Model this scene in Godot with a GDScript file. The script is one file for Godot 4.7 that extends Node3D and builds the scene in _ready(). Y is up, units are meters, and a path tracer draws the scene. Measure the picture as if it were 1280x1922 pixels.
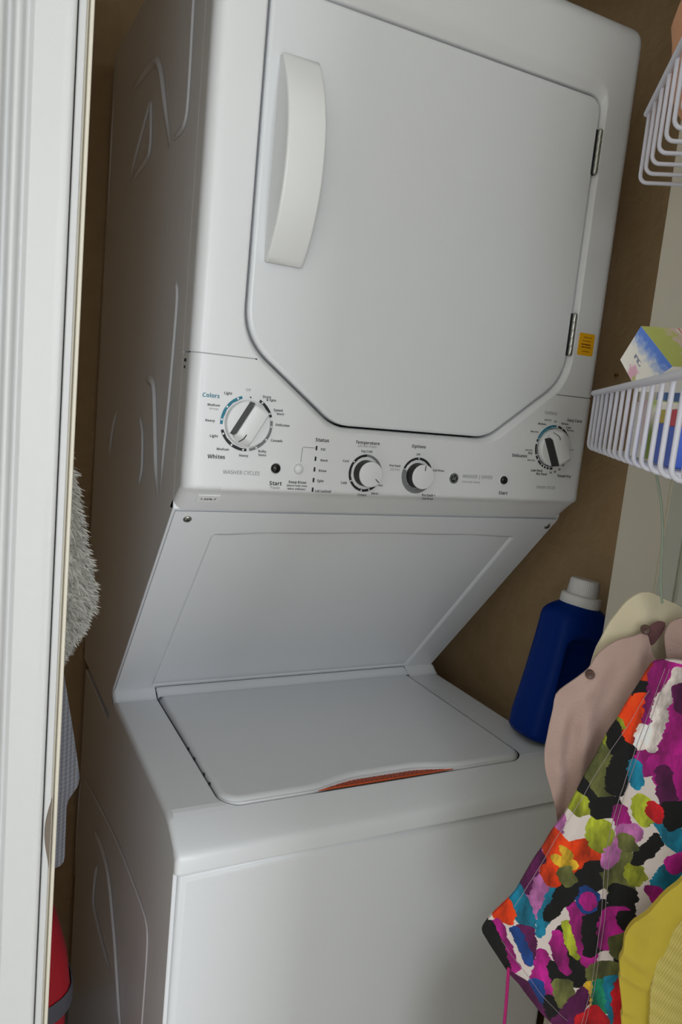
extends Node3D

const W := 0.603            # width of the washer and dryer
const F := -0.068           # depth of the dryer's front face
const HINGE := Vector3(0.60, 0, 0.09)
const ALONG := Vector3(-0.615, 0, 0.7885)    # the open door, from hinge to free edge
const INTO := Vector3(-0.7885, 0, -0.615)    # out of the door's inner face
var rng := RandomNumberGenerator.new()
var soft := FastNoiseLite.new()
var M := {}


class Builder:
	var v := PackedVector3Array()
	var n := PackedVector3Array()
	var t := PackedVector2Array()
	var f := PackedInt32Array()
	var xf := Transform3D()

	# a smooth sheet of nu rows of nv points
	func grid(p: PackedVector3Array, nu: int, nv: int, cu := false, cv := false, flip := false) -> void:
		var base := v.size()
		var nn := PackedVector3Array()
		nn.resize(p.size())
		for i in p.size():
			p[i] = xf * p[i]
		for i in (nu if cu else nu - 1):
			for j in (nv if cv else nv - 1):
				var a := i * nv + j
				var b := ((i + 1) % nu) * nv + j
				var c := ((i + 1) % nu) * nv + (j + 1) % nv
				var d := i * nv + (j + 1) % nv
				var six := [a, c, b, a, d, c] if flip else [a, b, c, a, c, d]
				for k in [0, 3]:
					var x: Vector3 = (p[six[k + 2]] - p[six[k]]).cross(p[six[k + 1]] - p[six[k]])
					for q in 3:
						nn[six[k + q]] += x
						f.append(base + six[k + q])
		for i in p.size():
			v.append(p[i])
			n.append(nn[i].normalized() if nn[i].length_squared() > 1e-24 else Vector3.UP)
			t.append(Vector2(float(i % nv) / maxf(1, nv - 1), float(i / nv) / maxf(1, nu - 1)))

	# a flat face: outline o placed by put, facing way
	func face(o: PackedVector2Array, put: Callable, way: Vector3) -> void:
		var tri := Geometry2D.triangulate_polygon(o)
		var base := v.size()
		var w := (xf.basis * way).normalized()
		for q in o:
			v.append(xf * (put.call(q) as Vector3))
			n.append(w)
			t.append(q)
		for k in range(0, tri.size(), 3):
			var a := base + tri[k]
			var b := base + tri[k + 1]
			var c := base + tri[k + 2]
			if (v[c] - v[a]).cross(v[b] - v[a]).dot(w) < 0:
				var s := b
				b = c
				c = s
			f.append_array(PackedInt32Array([a, b, c]))

	func tube(pts: PackedVector3Array, r: float, sides := 8, closed := false, taper := 1.0) -> void:
		var m := pts.size()
		var rows := PackedVector3Array()
		var count := 0
		var side := Vector3.ZERO
		for i in m:
			var a := pts[(i - 1 + m) % m] if closed or i > 0 else pts[i]
			var b := pts[(i + 1) % m] if closed or i < m - 1 else pts[i]
			var dir := (b - a).normalized()
			if side == Vector3.ZERO:
				side = dir.cross(Vector3.UP if absf(dir.y) < 0.9 else Vector3.RIGHT).normalized()
			side = (side - dir * side.dot(dir)).normalized()
			var other := dir.cross(side)
			var rr := r * lerpf(1.0, taper, float(i) / maxf(1, m - 1))
			var ends := [[0.0, 1.0]]
			if not closed and i == 0:
				ends = [[-0.8, 0.05], [-0.6, 0.7], [0.0, 1.0]]
			elif not closed and i == m - 1:
				ends = [[0.0, 1.0], [0.6, 0.7], [0.8, 0.05]]
			for e in ends:
				for k in sides:
					var w := TAU * k / sides
					rows.append(pts[i] + dir * rr * e[0] + (side * cos(w) + other * sin(w)) * rr * e[1])
				count += 1
		grid(rows, count, sides, closed, true, true)

	func lathe(profile: PackedVector2Array, segs := 24) -> void:
		var rows := PackedVector3Array()
		for q in profile:
			for k in segs:
				var w := TAU * k / segs
				rows.append(Vector3(q.x * cos(w), q.y, q.x * sin(w)))
		grid(rows, profile.size(), segs, false, true, true)

	static func inset(o: PackedVector2Array, d: float) -> PackedVector2Array:
		var r := PackedVector2Array()
		var m := o.size()
		for i in m:
			var e1 := (o[i] - o[(i - 1 + m) % m]).normalized()
			var e2 := (o[(i + 1) % m] - o[i]).normalized()
			var n1 := Vector2(-e1.y, e1.x)
			var n2 := Vector2(-e2.y, e2.x)
			r.append(o[i] + (n1 + n2) / maxf(0.35, 1.0 + n1.dot(n2)) * d)
		return r

	# a slab of that outline from z0 to z1 with rounded rims
	func slab(outline: PackedVector2Array, z0: float, z1: float, bev: float, steps := 3) -> void:
		var o := outline.duplicate()
		if Geometry2D.is_polygon_clockwise(o):
			o.reverse()
		var rows := PackedVector3Array()
		var rings := []
		for k in steps + 1:
			var a := PI / 2 * k / steps
			rings.append([bev * (1 - sin(a)), z0 + bev * (1 - cos(a))])
		for k in steps + 1:
			var a := PI / 2 * k / steps
			rings.append([bev * (1 - cos(a)), z1 - bev * (1 - sin(a))])
		for g in rings:
			for q in inset(o, g[0]):
				rows.append(Vector3(q.x, q.y, g[1]))
		grid(rows, rings.size(), o.size(), false, true, true)
		var cap := inset(o, bev)
		face(cap, func(q: Vector2): return Vector3(q.x, q.y, z1), Vector3(0, 0, 1))
		face(cap, func(q: Vector2): return Vector3(q.x, q.y, z0), Vector3(0, 0, -1))

	func box(lo: Vector3, hi: Vector3, bev := 0.002) -> void:
		var r := minf(bev, 0.45 * minf(hi.x - lo.x, hi.y - lo.y))
		slab(Builder.fillet(PackedVector2Array([Vector2(lo.x, lo.y), Vector2(hi.x, lo.y), Vector2(hi.x, hi.y), Vector2(lo.x, hi.y)]), r, 2), lo.z, hi.z, minf(r * 0.9, 0.45 * (hi.z - lo.z)), 2)

	# rounds the corners of an outline
	static func fillet(o: PackedVector2Array, r: float, seg := 5, radii := []) -> PackedVector2Array:
		var out := PackedVector2Array()
		var m := o.size()
		for i in m:
			var a := o[(i - 1 + m) % m]
			var b := o[i]
			var c := o[(i + 1) % m]
			var rr: float = radii[i] if radii.size() else r
			var d1 := (a - b).normalized()
			var d2 := (c - b).normalized()
			var half := acos(clampf(d1.dot(d2), -1, 1)) / 2
			var cut := minf(rr / tan(half), 0.48 * minf((a - b).length(), (c - b).length()))
			for k in seg + 1:
				var s := float(k) / seg
				out.append((b + d1 * cut).lerp(b, s).lerp(b.lerp(b + d2 * cut, s), s))
		return out

	func join(arrays: Array, place: Transform3D) -> void:
		var base := v.size()
		for p in arrays[Mesh.ARRAY_VERTEX]:
			v.append(place * (p as Vector3))
		for p in arrays[Mesh.ARRAY_NORMAL]:
			n.append((place.basis * (p as Vector3)).normalized())
		for p in arrays[Mesh.ARRAY_TEX_UV]:
			t.append(p)
		for k in arrays[Mesh.ARRAY_INDEX]:
			f.append(base + k)

	func mesh() -> ArrayMesh:
		var a := []
		a.resize(Mesh.ARRAY_MAX)
		a[Mesh.ARRAY_VERTEX] = v
		a[Mesh.ARRAY_NORMAL] = n
		a[Mesh.ARRAY_TEX_UV] = t
		a[Mesh.ARRAY_INDEX] = f
		var r := ArrayMesh.new()
		r.add_surface_from_arrays(Mesh.PRIMITIVE_TRIANGLES, a)
		return r


# ---------------------------------------------------------------- naming
func node_at(called: String, at: Vector3) -> Node3D:
	var o := Node3D.new()
	o.name = called
	o.position = at
	add_child(o, true)
	return o


func tag(o: Node, label: String, category: String, group := "") -> void:
	o.set_meta("label", label)
	o.set_meta("category", category)
	if group:
		o.set_meta("group", group)


func origin_of(o: Node) -> Vector3:
	var at := Vector3.ZERO
	while o is Node3D and o != self:
		at += (o as Node3D).position
		o = o.get_parent()
	return at


# one mesh in the scene's coordinates, put under parent
func obj(called: String, b: Builder, m: Material, parent: Node = null, label := "") -> MeshInstance3D:
	var o := MeshInstance3D.new()
	o.name = called
	o.mesh = b.mesh()
	o.material_override = m
	o.cast_shadow = GeometryInstance3D.SHADOW_CASTING_SETTING_ON
	if parent == null:
		add_child(o, true)
	else:
		o.position = -origin_of(parent)
		parent.add_child(o, true)
	if label:
		o.set_meta("label", label)
	return o


func struct(called: String, b: Builder, m: Material, label: String, category: String, parent: Node = null) -> MeshInstance3D:
	var o := obj(called, b, m, parent)
	if parent == null:
		o.set_meta("kind", "structure")
		tag(o, label, category)
	return o


# ---------------------------------------------------------------- materials
func mat(color: Color, rough := 0.5, metal := 0.0) -> StandardMaterial3D:
	var m := StandardMaterial3D.new()
	m.albedo_color = color
	m.roughness = rough
	m.metallic = metal
	m.cull_mode = BaseMaterial3D.CULL_DISABLED
	return m


func bumpy(m: StandardMaterial3D, freq: float, scale: float, strength: float, kind := FastNoiseLite.TYPE_SIMPLEX_SMOOTH) -> StandardMaterial3D:
	var nz := FastNoiseLite.new()
	nz.noise_type = kind
	nz.seed = 7
	nz.frequency = freq
	nz.fractal_octaves = 4
	var tx := NoiseTexture2D.new()
	tx.width = 256
	tx.height = 256
	tx.seamless = true
	tx.noise = nz
	tx.as_normal_map = true
	tx.bump_strength = strength
	m.normal_enabled = true
	m.normal_texture = tx
	m.uv1_triplanar = true
	m.uv1_world_triplanar = true
	m.uv1_scale = Vector3.ONE * scale
	return m


func mottled(m: StandardMaterial3D, a: Color, b: Color, freq: float) -> StandardMaterial3D:
	var nz := FastNoiseLite.new()
	nz.seed = 11
	nz.frequency = freq
	nz.fractal_octaves = 5
	var tx := NoiseTexture2D.new()
	tx.width = 256
	tx.height = 256
	tx.seamless = true
	tx.noise = nz
	var ramp := Gradient.new()
	ramp.set_color(0, a)
	ramp.set_color(1, b)
	tx.color_ramp = ramp
	m.albedo_texture = tx
	return m


func weave(a: Color, b: Color, size: int, slant: bool) -> ImageTexture:
	var im := Image.create(size, size, false, Image.FORMAT_RGB8)
	for y in size:
		for x in size:
			var s := 0.5 + 0.5 * sin(TAU * ((x + y) if slant else x) / 8.0)
			var w := 0.5 + 0.5 * sin(TAU * y / (16.0 if slant else 8.0))
			im.set_pixel(x, y, a.lerp(b, clampf(s * 0.7 + w * 0.3 + rng.randf_range(-0.15, 0.15), 0, 1)))
	return ImageTexture.create_from_image(im)


func make_materials() -> void:
	M.white = mat(Color(0.90, 0.905, 0.915), 0.26)
	bumpy(M.white, 0.03, 9.0, 0.25)
	M.plastic = mat(Color(0.905, 0.905, 0.91), 0.33)
	M.lip = mat(Color(0.93, 0.93, 0.925), 0.3)
	M.dark = mat(Color(0.05, 0.05, 0.055), 0.5)
	M.gap = mat(Color(0.10, 0.11, 0.12), 0.8)
	M.black = mat(Color(0.06, 0.06, 0.065), 0.18)
	M.grip = mat(Color(0.10, 0.10, 0.10), 0.45)
	M.greyside = mat(Color(0.30, 0.30, 0.30), 0.45)
	M.ink = mat(Color(0.13, 0.13, 0.14), 0.6)
	M.greyink = mat(Color(0.50, 0.50, 0.51), 0.6)
	M.palegrey = mat(Color(0.72, 0.72, 0.73), 0.5)
	M.teal = mat(Color(0.12, 0.47, 0.56), 0.5)
	M.steel = mat(Color(0.70, 0.70, 0.68), 0.3, 1.0)
	M.brass = mat(Color(0.72, 0.58, 0.32), 0.35, 1.0)
	M.trim = mat(Color(0.83, 0.83, 0.825), 0.38)
	bumpy(M.trim, 0.02, 4.0, 0.4)
	M.cream_trim = mat(Color(0.87, 0.84, 0.77), 0.4)
	M.door = mat(Color(0.86, 0.86, 0.80), 0.45)
	M.tan = mat(Color(1, 1, 1), 0.85)
	mottled(M.tan, Color(0.80, 0.675, 0.51), Color(0.83, 0.71, 0.545), 0.02)
	bumpy(M.tan, 0.05, 3.0, 1.2)
	M.room = mat(Color(0.80, 0.78, 0.74), 0.9)
	M.hall = mat(Color(0.87, 0.86, 0.83), 0.9)
	M.ceiling = mat(Color(0.92, 0.92, 0.90), 0.95)
	M.floor = mat(Color(1, 1, 1), 0.6)
	mottled(M.floor, Color(0.83, 0.80, 0.75), Color(0.88, 0.85, 0.80), 0.015)
	M.floor.uv1_triplanar = true
	M.floor.uv1_world_triplanar = true
	M.bare = mat(Color(0.47, 0.42, 0.37), 0.8)
	M.wire = mat(Color(0.86, 0.86, 0.91), 0.35)
	M.bottle = mat(Color(0.0, 0.17, 0.50), 0.42)
	M.bottle.metallic_specular = 0.25
	M.cap = mat(Color(0.95, 0.94, 0.93), 0.4)
	M.fur = mat(Color(0.80, 0.79, 0.76), 0.9)
	M.knit = mat(Color(1, 1, 1), 0.95)
	M.knit.albedo_texture = weave(Color(0.42, 0.42, 0.45), Color(0.60, 0.60, 0.63), 64, false)
	M.knit.uv1_scale = Vector3(9, 9, 9)
	M.red = mat(Color(0.64, 0.03, 0.11), 0.7)
	M.bagband = mat(Color(0.30, 0.30, 0.33), 0.7)
	M.pink = mat(Color(0.755, 0.64, 0.60), 0.9)
	bumpy(M.pink, 0.08, 14.0, 2.0)
	M.creamcloth = mat(Color(0.90, 0.85, 0.73), 0.9)
	M.mauve = mat(Color(0.45, 0.30, 0.31), 0.9)
	M.button = mat(Color(0.33, 0.22, 0.18), 0.4)
	M.yellow = mat(Color(0.86, 0.77, 0.27), 0.85)
	M.yellowrib = mat(Color(1, 1, 1), 0.9)
	M.yellowrib.albedo_texture = weave(Color(0.92, 0.86, 0.52), Color(0.80, 0.73, 0.38), 64, true)
	M.yellowrib.uv1_scale = Vector3(5, 5, 5)
	M.thread = mat(Color(0.70, 0.64, 0.66), 0.8)
	M.cord = mat(Color(0.72, 0.09, 0.45), 0.7)
	M.ribbon = mat(Color(0.55, 0.60, 0.53), 0.6)
	M.sticker = mat(Color(0.96, 0.70, 0.05), 0.5)
	M.orange = mat(Color(0.90, 0.36, 0.10), 0.45)
	M.orangeink = mat(Color(0.42, 0.12, 0.04), 0.5)
	M.peach = mat(Color(0.86, 0.62, 0.46), 0.9)
	bumpy(M.peach, 0.06, 12.0, 2.0)
	M.glass = mat(Color(0.9, 0.95, 0.95, 0.08), 0.02)
	M.glass.transparency = BaseMaterial3D.TRANSPARENCY_ALPHA
	for each in [M.pink, M.creamcloth, M.yellow, M.fur, M.knit, M.peach]:
		each.rim_enabled = true
		each.rim = 0.25


# ---------------------------------------------------------------- set-up
func _ready() -> void:
	rng.seed = 4242
	soft.seed = 3
	soft.frequency = 9.0
	var cam := Camera3D.new()
	cam.name = "camera"
	cam.position = Vector3(-0.2358, 1.3798, 0.7786)
	cam.rotation = Vector3(-0.1457, -0.4785, 0.0981)
	cam.fov = 67.602
	cam.near = 0.02
	add_child(cam)
	cam.current = true

	var env := Environment.new()
	var sky := Sky.new()
	var psm := ProceduralSkyMaterial.new()
	psm.sky_top_color = Color(0.45, 0.60, 0.85)
	psm.sky_horizon_color = Color(0.82, 0.87, 0.92)
	psm.ground_bottom_color = Color(0.36, 0.34, 0.30)
	psm.ground_horizon_color = Color(0.62, 0.62, 0.58)
	psm.sun_angle_max = 1.0
	sky.sky_material = psm
	env.background_mode = Environment.BG_SKY
	env.sky = sky
	env.background_energy_multiplier = 1.0
	env.tonemap_mode = Environment.TONE_MAPPER_LINEAR
	env.tonemap_exposure = 1.0
	env.sdfgi_enabled = true
	env.ssao_enabled = true
	env.ssil_enabled = true
	var we := WorldEnvironment.new()
	we.name = "world_environment"
	we.environment = env
	add_child(we)

	# daylight coming in at the two hall windows behind the camera
	for q in [[-0.92, 0.78, 1.88, 1.0, 2.14], [0.42, 0.54, 2.25, 0.15, 2.14]]:
		var day := AreaLight3D.new()
		day.name = "window_daylight"
		day.area_size = Vector2(q[1], q[4] - q[3])
		day.light_color = Color(0.96, 0.98, 1.0)
		day.light_energy = q[2]
		day.shadow_enabled = true
		add_child(day, true)
		day.look_at_from_position(Vector3(q[0], (q[3] + q[4]) / 2, 2.55), Vector3(q[0], (q[3] + q[4]) / 2, 0))

	make_materials()
	build_room()
	build_door()
	build_machine()
	build_bottle()
	build_racks()
	build_clothes_on_door()
	build_left_things()


func slabbox(lo: Vector3, hi: Vector3, bev := 0.003) -> Builder:
	var b := Builder.new()
	b.box(lo, hi, bev)
	return b


func build_room() -> void:
	struct("floor", slabbox(Vector3(-1.5, -0.1, -0.8), Vector3(1.9, 0, 2.7)), M.floor, "pale beige floor running under the washer and out into the hall", "floor")
	struct("ceiling", slabbox(Vector3(-1.5, 2.4, -0.8), Vector3(1.9, 2.5, 2.7)), M.ceiling, "flat white ceiling over the closet and the hall", "ceiling")
	struct("wall_back", slabbox(Vector3(-0.6, 0, -0.80), Vector3(0.83, 2.4, -0.72)), M.tan, "tan painted wall behind the stacked washer and dryer", "wall")
	struct("wall_right", slabbox(Vector3(0.73, 0, -0.72), Vector3(0.83, 2.4, 0.0)), M.tan, "tan brown painted wall right of the dryer and behind the blue bottle", "wall")
	struct("wall_left", slabbox(Vector3(-0.46, 0, -0.72), Vector3(-0.36, 2.4, 0.0)), M.tan, "dark tan wall of the closet left of the hanging clothes", "wall")
	# the wall the closet opens through
	var b := Builder.new()
	b.box(Vector3(-1.5, 0, 0.0), Vector3(-0.165, 2.4, 0.085))
	b.box(Vector3(0.62, 0, 0.013), Vector3(1.9, 2.4, 0.085))
	b.box(Vector3(-0.165, 2.07, 0.0), Vector3(0.62, 2.4, 0.085))
	struct("wall_front", b, M.room, "pale wall with the closet doorway in it, beside the white casing", "wall")
	b = Builder.new()
	b.box(Vector3(1.8, 0, 0.085), Vector3(1.9, 2.4, 2.7))
	b.box(Vector3(-1.5, 0, 0.085), Vector3(-1.4, 2.4, 2.7))
	for q in [[-1.4, -1.34], [-0.5, 0.12], [0.72, 1.8]]:
		b.box(Vector3(q[0], 0, 2.6), Vector3(q[1], 2.4, 2.7))
	for q in [[-1.34, -0.5], [0.12, 0.72]]:
		b.box(Vector3(q[0], 0, 2.6), Vector3(q[1], 1.06 if q[0] < 0 else 0.1, 2.7))
		b.box(Vector3(q[0], 2.18, 2.6), Vector3(q[1], 2.4, 2.7))
	struct("wall_hall", b, M.hall, "pale hall walls behind the camera with two windows", "wall")
	for g in 2:
		var x0: float = [-1.34, 0.12][g]
		var x1: float = [-0.5, 0.72][g]
		var sill: float = [1.06, 0.10][g]
		b = Builder.new()
		for q in [[x0, x0 + 0.03, sill, 2.18], [x1 - 0.03, x1, sill, 2.18], [x0 + 0.03, x1 - 0.03, sill, sill + 0.04], [x0 + 0.03, x1 - 0.03, 2.14, 2.18], [x0 + 0.03, x1 - 0.03, 1.40, 1.43]]:
			b.box(Vector3(q[0], q[2], 2.62), Vector3(q[1], q[3], 2.68))
		var w := struct("window_%d" % (g + 1), b, M.trim, ["white framed hall window behind the camera at its left", "tall narrow white framed hall window behind the camera at its right"][g], "window")
		struct("pane", slabbox(Vector3(x0 + 0.03, sill + 0.04, 2.648), Vector3(x1 - 0.03, 2.14, 2.652), 0.001), M.glass, "", "", w)

	# left casing: a moulded profile swept up the doorway's edge
	var pr := [[-0.1600, 0.02], [-0.1600, 0.086], [-0.1557, 0.086], [-0.1553, 0.0985], [-0.1565, 0.1003], [-0.1595, 0.1012], [-0.1625, 0.1003], [-0.1650, 0.0998], [-0.1850, 0.1000], [-0.1862, 0.0995], [-0.1885, 0.0955],
		[-0.1905, 0.0945], [-0.1925, 0.0990], [-0.1940, 0.1025], [-0.1965, 0.1045], [-0.1990, 0.1035], [-0.2002, 0.1000], [-0.2015, 0.0960], [-0.2040, 0.0950], [-0.2052, 0.0985], [-0.2070, 0.1060], [-0.2105, 0.1085], [-0.2210, 0.1085], [-0.2230, 0.1060], [-0.2230, 0.02]]
	b = Builder.new()
	var rows := PackedVector3Array()
	for y in [0.0, 2.13]:
		for q in pr:
			rows.append(Vector3(q[0], y, q[1]))
	b.grid(rows, 2, pr.size())
	var casing := struct("trim_1", b, M.trim, "white moulded door casing along the left side of the picture", "door casing")
	b = Builder.new()
	b.box(Vector3(-0.1538, 0, -0.02), Vector3(-0.1475, 2.09, 0.0935), 0.0012)
	struct("jamb_edge", b, M.trim, "", "", casing)
	b = Builder.new()
	b.box(Vector3(-0.1475, 0, -0.02), Vector3(-0.1449, 2.09, 0.0865), 0.0008)
	struct("jamb_groove", b, M.cream_trim, "", "", casing)
	b = Builder.new()
	b.box(Vector3(-0.1449, 0, -0.03), Vector3(-0.1415, 2.09, 0.091), 0.0012)
	struct("door_stop", b, M.cream_trim, "", "", casing)
	# bare patch where the paint has come off
	b = Builder.new()
	var chip := PackedVector2Array()
	for k in 22:
		var s := float(k) / 21
		chip.append(Vector2(-0.1472 - 0.0052 * sin(PI * pow(s, 1.15)), 0.926 + 0.070 * s))
	b.slab(chip, 0.0930, 0.0942, 0.0003, 1)
	obj("paint_chip", b, M.bare, casing, "bare brown patch of chipped paint")

	# right jamb
	b = Builder.new()
	b.box(Vector3(0.600, 0, 0.013), Vector3(0.622, 2.09, 0.088), 0.002)
	struct("trim_2", b, M.cream_trim, "pale cream door jamb between the tan wall and the open door", "door jamb")
	b = Builder.new()
	b.box(Vector3(-0.165, 2.05, 0.013), Vector3(0.622, 2.07, 0.088), 0.002)
	struct("trim_3", b, M.cream_trim, "cream head jamb across the top of the closet doorway", "door jamb")
	b = Builder.new()
	b.box(Vector3(-0.5, 0, -0.72), Vector3(0.72, 0.085, -0.708), 0.003)
	struct("baseboard_back", b, M.trim, "white baseboard along the wall behind the washer", "baseboard")

	# brass screw left in the tan wall above the basket
	b = Builder.new()
	b.xf = Transform3D(Basis(Vector3.FORWARD, PI / 2), Vector3(0.728, 1.462, -0.155)).rotated_local(Vector3.RIGHT, 0)
	b.lathe(PackedVector2Array([Vector2(0.0, 0.0095), Vector2(0.003, 0.009), Vector2(0.0048, 0.0072), Vector2(0.005, 0.006), Vector2(0.0022, 0.0055), Vector2(0.002, -0.004), Vector2(0, -0.004)]), 14)
	tag(obj("wall_screw", b, M.brass), "small brass screw sticking out of the tan wall beside the yellow sticker", "screw")


func rack(s: float, w: float, y: float) -> Vector3:      # s along the door, w from the baskets' front towards the door
	return HINGE + ALONG * s + INTO * (0.113 - w) + Vector3(0, y, 0)


func door_frame() -> Transform3D:                        # x along the door, z out of its inner face
	return Transform3D(Basis(ALONG.normalized(), Vector3.UP, INTO.normalized()), HINGE)


func build_door() -> void:
	var b := Builder.new()
	b.xf = door_frame()
	b.box(Vector3(0.004, 0.012, -0.035), Vector3(0.70, 2.04, 0.0), 0.002)
	var d := struct("door_1", b, M.door, "open pale painted closet door holding the wire baskets at right", "door")
	for q in [[0.25, 0.92], [1.05, 1.92]]:
		for r in [[0.11, 0.34], [0.40, 0.60]]:
			b = Builder.new()
			b.xf = door_frame()
			var o := Builder.fillet(PackedVector2Array([Vector2(r[0], q[0]), Vector2(r[1], q[0]), Vector2(r[1], q[1]), Vector2(r[0], q[1])]), 0.002, 2)
			b.slab(o, -0.001, 0.005, 0.004, 2)
			struct("door_panel", b, M.door, "", "", d)
	for y in [0.25, 1.80]:
		b = Builder.new()
		b.tube(PackedVector3Array([HINGE + Vector3(-0.001, y, 0.0), HINGE + Vector3(-0.001, y + 0.09, 0.0)]), 0.006, 10)
		struct("hinge", b, M.steel, "", "", d)
	b = Builder.new()
	b.xf = door_frame() * Transform3D(Basis(Vector3.RIGHT, PI / 2), Vector3(0.64, 0.98, 0))
	b.lathe(PackedVector2Array([Vector2(0, 0), Vector2(0.028, 0.0), Vector2(0.028, 0.006), Vector2(0.012, 0.012), Vector2(0.012, 0.028), Vector2(0.026, 0.038), Vector2(0.028, 0.048), Vector2(0.02, 0.058), Vector2(0, 0.062)]), 20)
	struct("door_knob", b, M.brass, "", "", d)


# ---------------------------------------------------------------- the washer and dryer
func door_outline(left: float, right: float, top: float, low: float, cham: float, radius: float) -> PackedVector2Array:
	var o := PackedVector2Array([Vector2(0.0612 - left, 1.815 + top), Vector2(0.0612 - left, 1.439 - cham * 0.5), Vector2(0.186 - cham * 0.5, 1.3475 - low), Vector2(0.418 + cham * 0.5, 1.3475 - low), Vector2(0.5418 + right, 1.439 - cham * 0.5), Vector2(0.5418 + right, 1.815 + top)])
	return Builder.fillet(o, 0.02, 8, [radius, 0.075, 0.06, 0.06, 0.075, radius])


func drop(d: float, r: float) -> float:
	if d >= r:
		return 0.0
	return r - sqrt(maxf(0.0, r * r - (r - d) * (r - d)))


func front_z(x: float, y: float) -> float:
	var z := F - drop(minf(x, W - x), 0.016) - drop(1.924 - y, 0.028)
	if y < 1.266:
		var d := 1.266 - y
		z -= d * 1.15 * smoothstep(0.0, 0.008, d)
	return z


func height_sheet(b: Builder, xs: Array, ys: Array, z: Callable) -> void:
	var rows := PackedVector3Array()
	for y in ys:
		for x in xs:
			rows.append(Vector3(x, y, z.call(x, y)))
	b.grid(rows, ys.size(), xs.size(), false, false, false)


func span(a: float, c: float, k: int, bow := 1.0) -> Array:
	var r := []
	for i in k + 1:
		r.append(lerpf(a, c, pow(float(i) / k, bow)))
	return r


func rim_x() -> Array:
	var r := []
	for k in 9:
		r.append(0.016 * (1 - cos(PI / 2 * k / 8)))
	return r + [0.022, 0.03, 0.045]


func mirror_x(a: Array) -> Array:
	var r := []
	for x in a:
		r.push_front(W - x)
	return r


func build_front(part: String, y0: float, y1: float, root: Node) -> MeshInstance3D:
	var b := Builder.new()
	var lower := y0 < 1.3
	var low := 1.28 if lower else y0
	var high := y1 if lower else 1.875
	var ys := span(y0, low, 16) if lower else [y0]
	ys += span(low, high, 4).slice(1)
	if not lower:
		var cap := []
		for k in 9:
			cap.push_front(y1 - 0.028 * (1 - cos(PI / 2 * k / 8)))
		ys += [1.885] + cap
	height_sheet(b, rim_x(), ys, front_z)
	height_sheet(b, mirror_x(rim_x()), ys, front_z)
	var middle := [0.045, 0.12, 0.2, 0.3, 0.4, 0.48, W - 0.045]
	if lower:
		height_sheet(b, middle, span(y0, low, 16), front_z)
	else:
		var cap := [high, 1.885]
		for k in 9:
			cap.append(y1 - 0.028 * (1 - cos(PI / 2 * (8 - k) / 8)))
		height_sheet(b, middle, cap, front_z)
	# flat middle less the door's recess
	var o := door_outline(0.006, 0.0065, 0.021, 0.009, 0.012, 0.03)
	for piece in Geometry2D.clip_polygons(PackedVector2Array([Vector2(0.045, low), Vector2(W - 0.045, low), Vector2(W - 0.045, high), Vector2(0.045, high)]), o):
		b.face(piece, func(q: Vector2): return Vector3(q.x, q.y, F), Vector3(0, 0, 1))
	# returns to the cabinet
	for x in [0.0, W]:
		var rows := PackedVector3Array()
		for z in [-0.004, 1.0]:
			for y in ys:
				rows.append(Vector3(x, y, -0.1085 if z > 0 else minf(front_z(x, y), -0.0835)))
		b.grid(rows, 2, ys.size(), false, false, x > 0.1)
	if not lower:
		b.box(Vector3(0.001, y1 - 0.004, -0.112), Vector3(W - 0.001, y1 - 0.0005, -0.094), 0.001)
	return obj(part, b, M.plastic, root)


func dot(b: Builder, x: float, y: float, r: float, z: float, h := 0.0004) -> void:
	b.xf = Transform3D(Basis(Vector3.RIGHT, PI / 2), Vector3(x, y, z))
	b.lathe(PackedVector2Array([Vector2(0, h), Vector2(r, h), Vector2(r, 0)]), 14)
	b.xf = Transform3D()


# a printed arc: degrees clockwise from straight up
func arc(b: Builder, c: Vector2, r0: float, r1: float, a0: float, a1: float, z: float) -> void:
	var o := PackedVector2Array()
	var k := maxi(3, int(absf(a1 - a0) / 5))
	for i in k + 1:
		var a := deg_to_rad(lerpf(a0, a1, float(i) / k))
		o.append(c + Vector2(sin(a), cos(a)) * r1)
	for i in k + 1:
		var a := deg_to_rad(lerpf(a1, a0, float(i) / k))
		o.append(c + Vector2(sin(a), cos(a)) * r0)
	b.face(o, func(q: Vector2): return Vector3(q.x, q.y, z), Vector3(0, 0, 1))


func letter(b: Builder, text: String, at: Vector3, width: float, turn := Basis(), bold := false) -> void:
	var tm := TextMesh.new()
	var font := SystemFont.new()
	font.font_names = PackedStringArray(["Droid Sans"])
	font.font_weight = 700 if bold else 400
	tm.font = font
	tm.font_size = 24
	tm.depth = 0.0
	tm.pixel_size = 0.01
	tm.curve_step = 1.0
	tm.text = text
	var a := tm.get_mesh_arrays()
	if a.is_empty() or (a[Mesh.ARRAY_VERTEX] as PackedVector3Array).is_empty():
		return
	var lo := INF
	var hi := -INF
	for p in a[Mesh.ARRAY_VERTEX]:
		lo = minf(lo, p.x)
		hi = maxf(hi, p.x)
	var k := width / maxf(1e-6, hi - lo)
	b.join(a, Transform3D(turn * Basis.from_scale(Vector3(k, k, k)), at))


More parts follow.
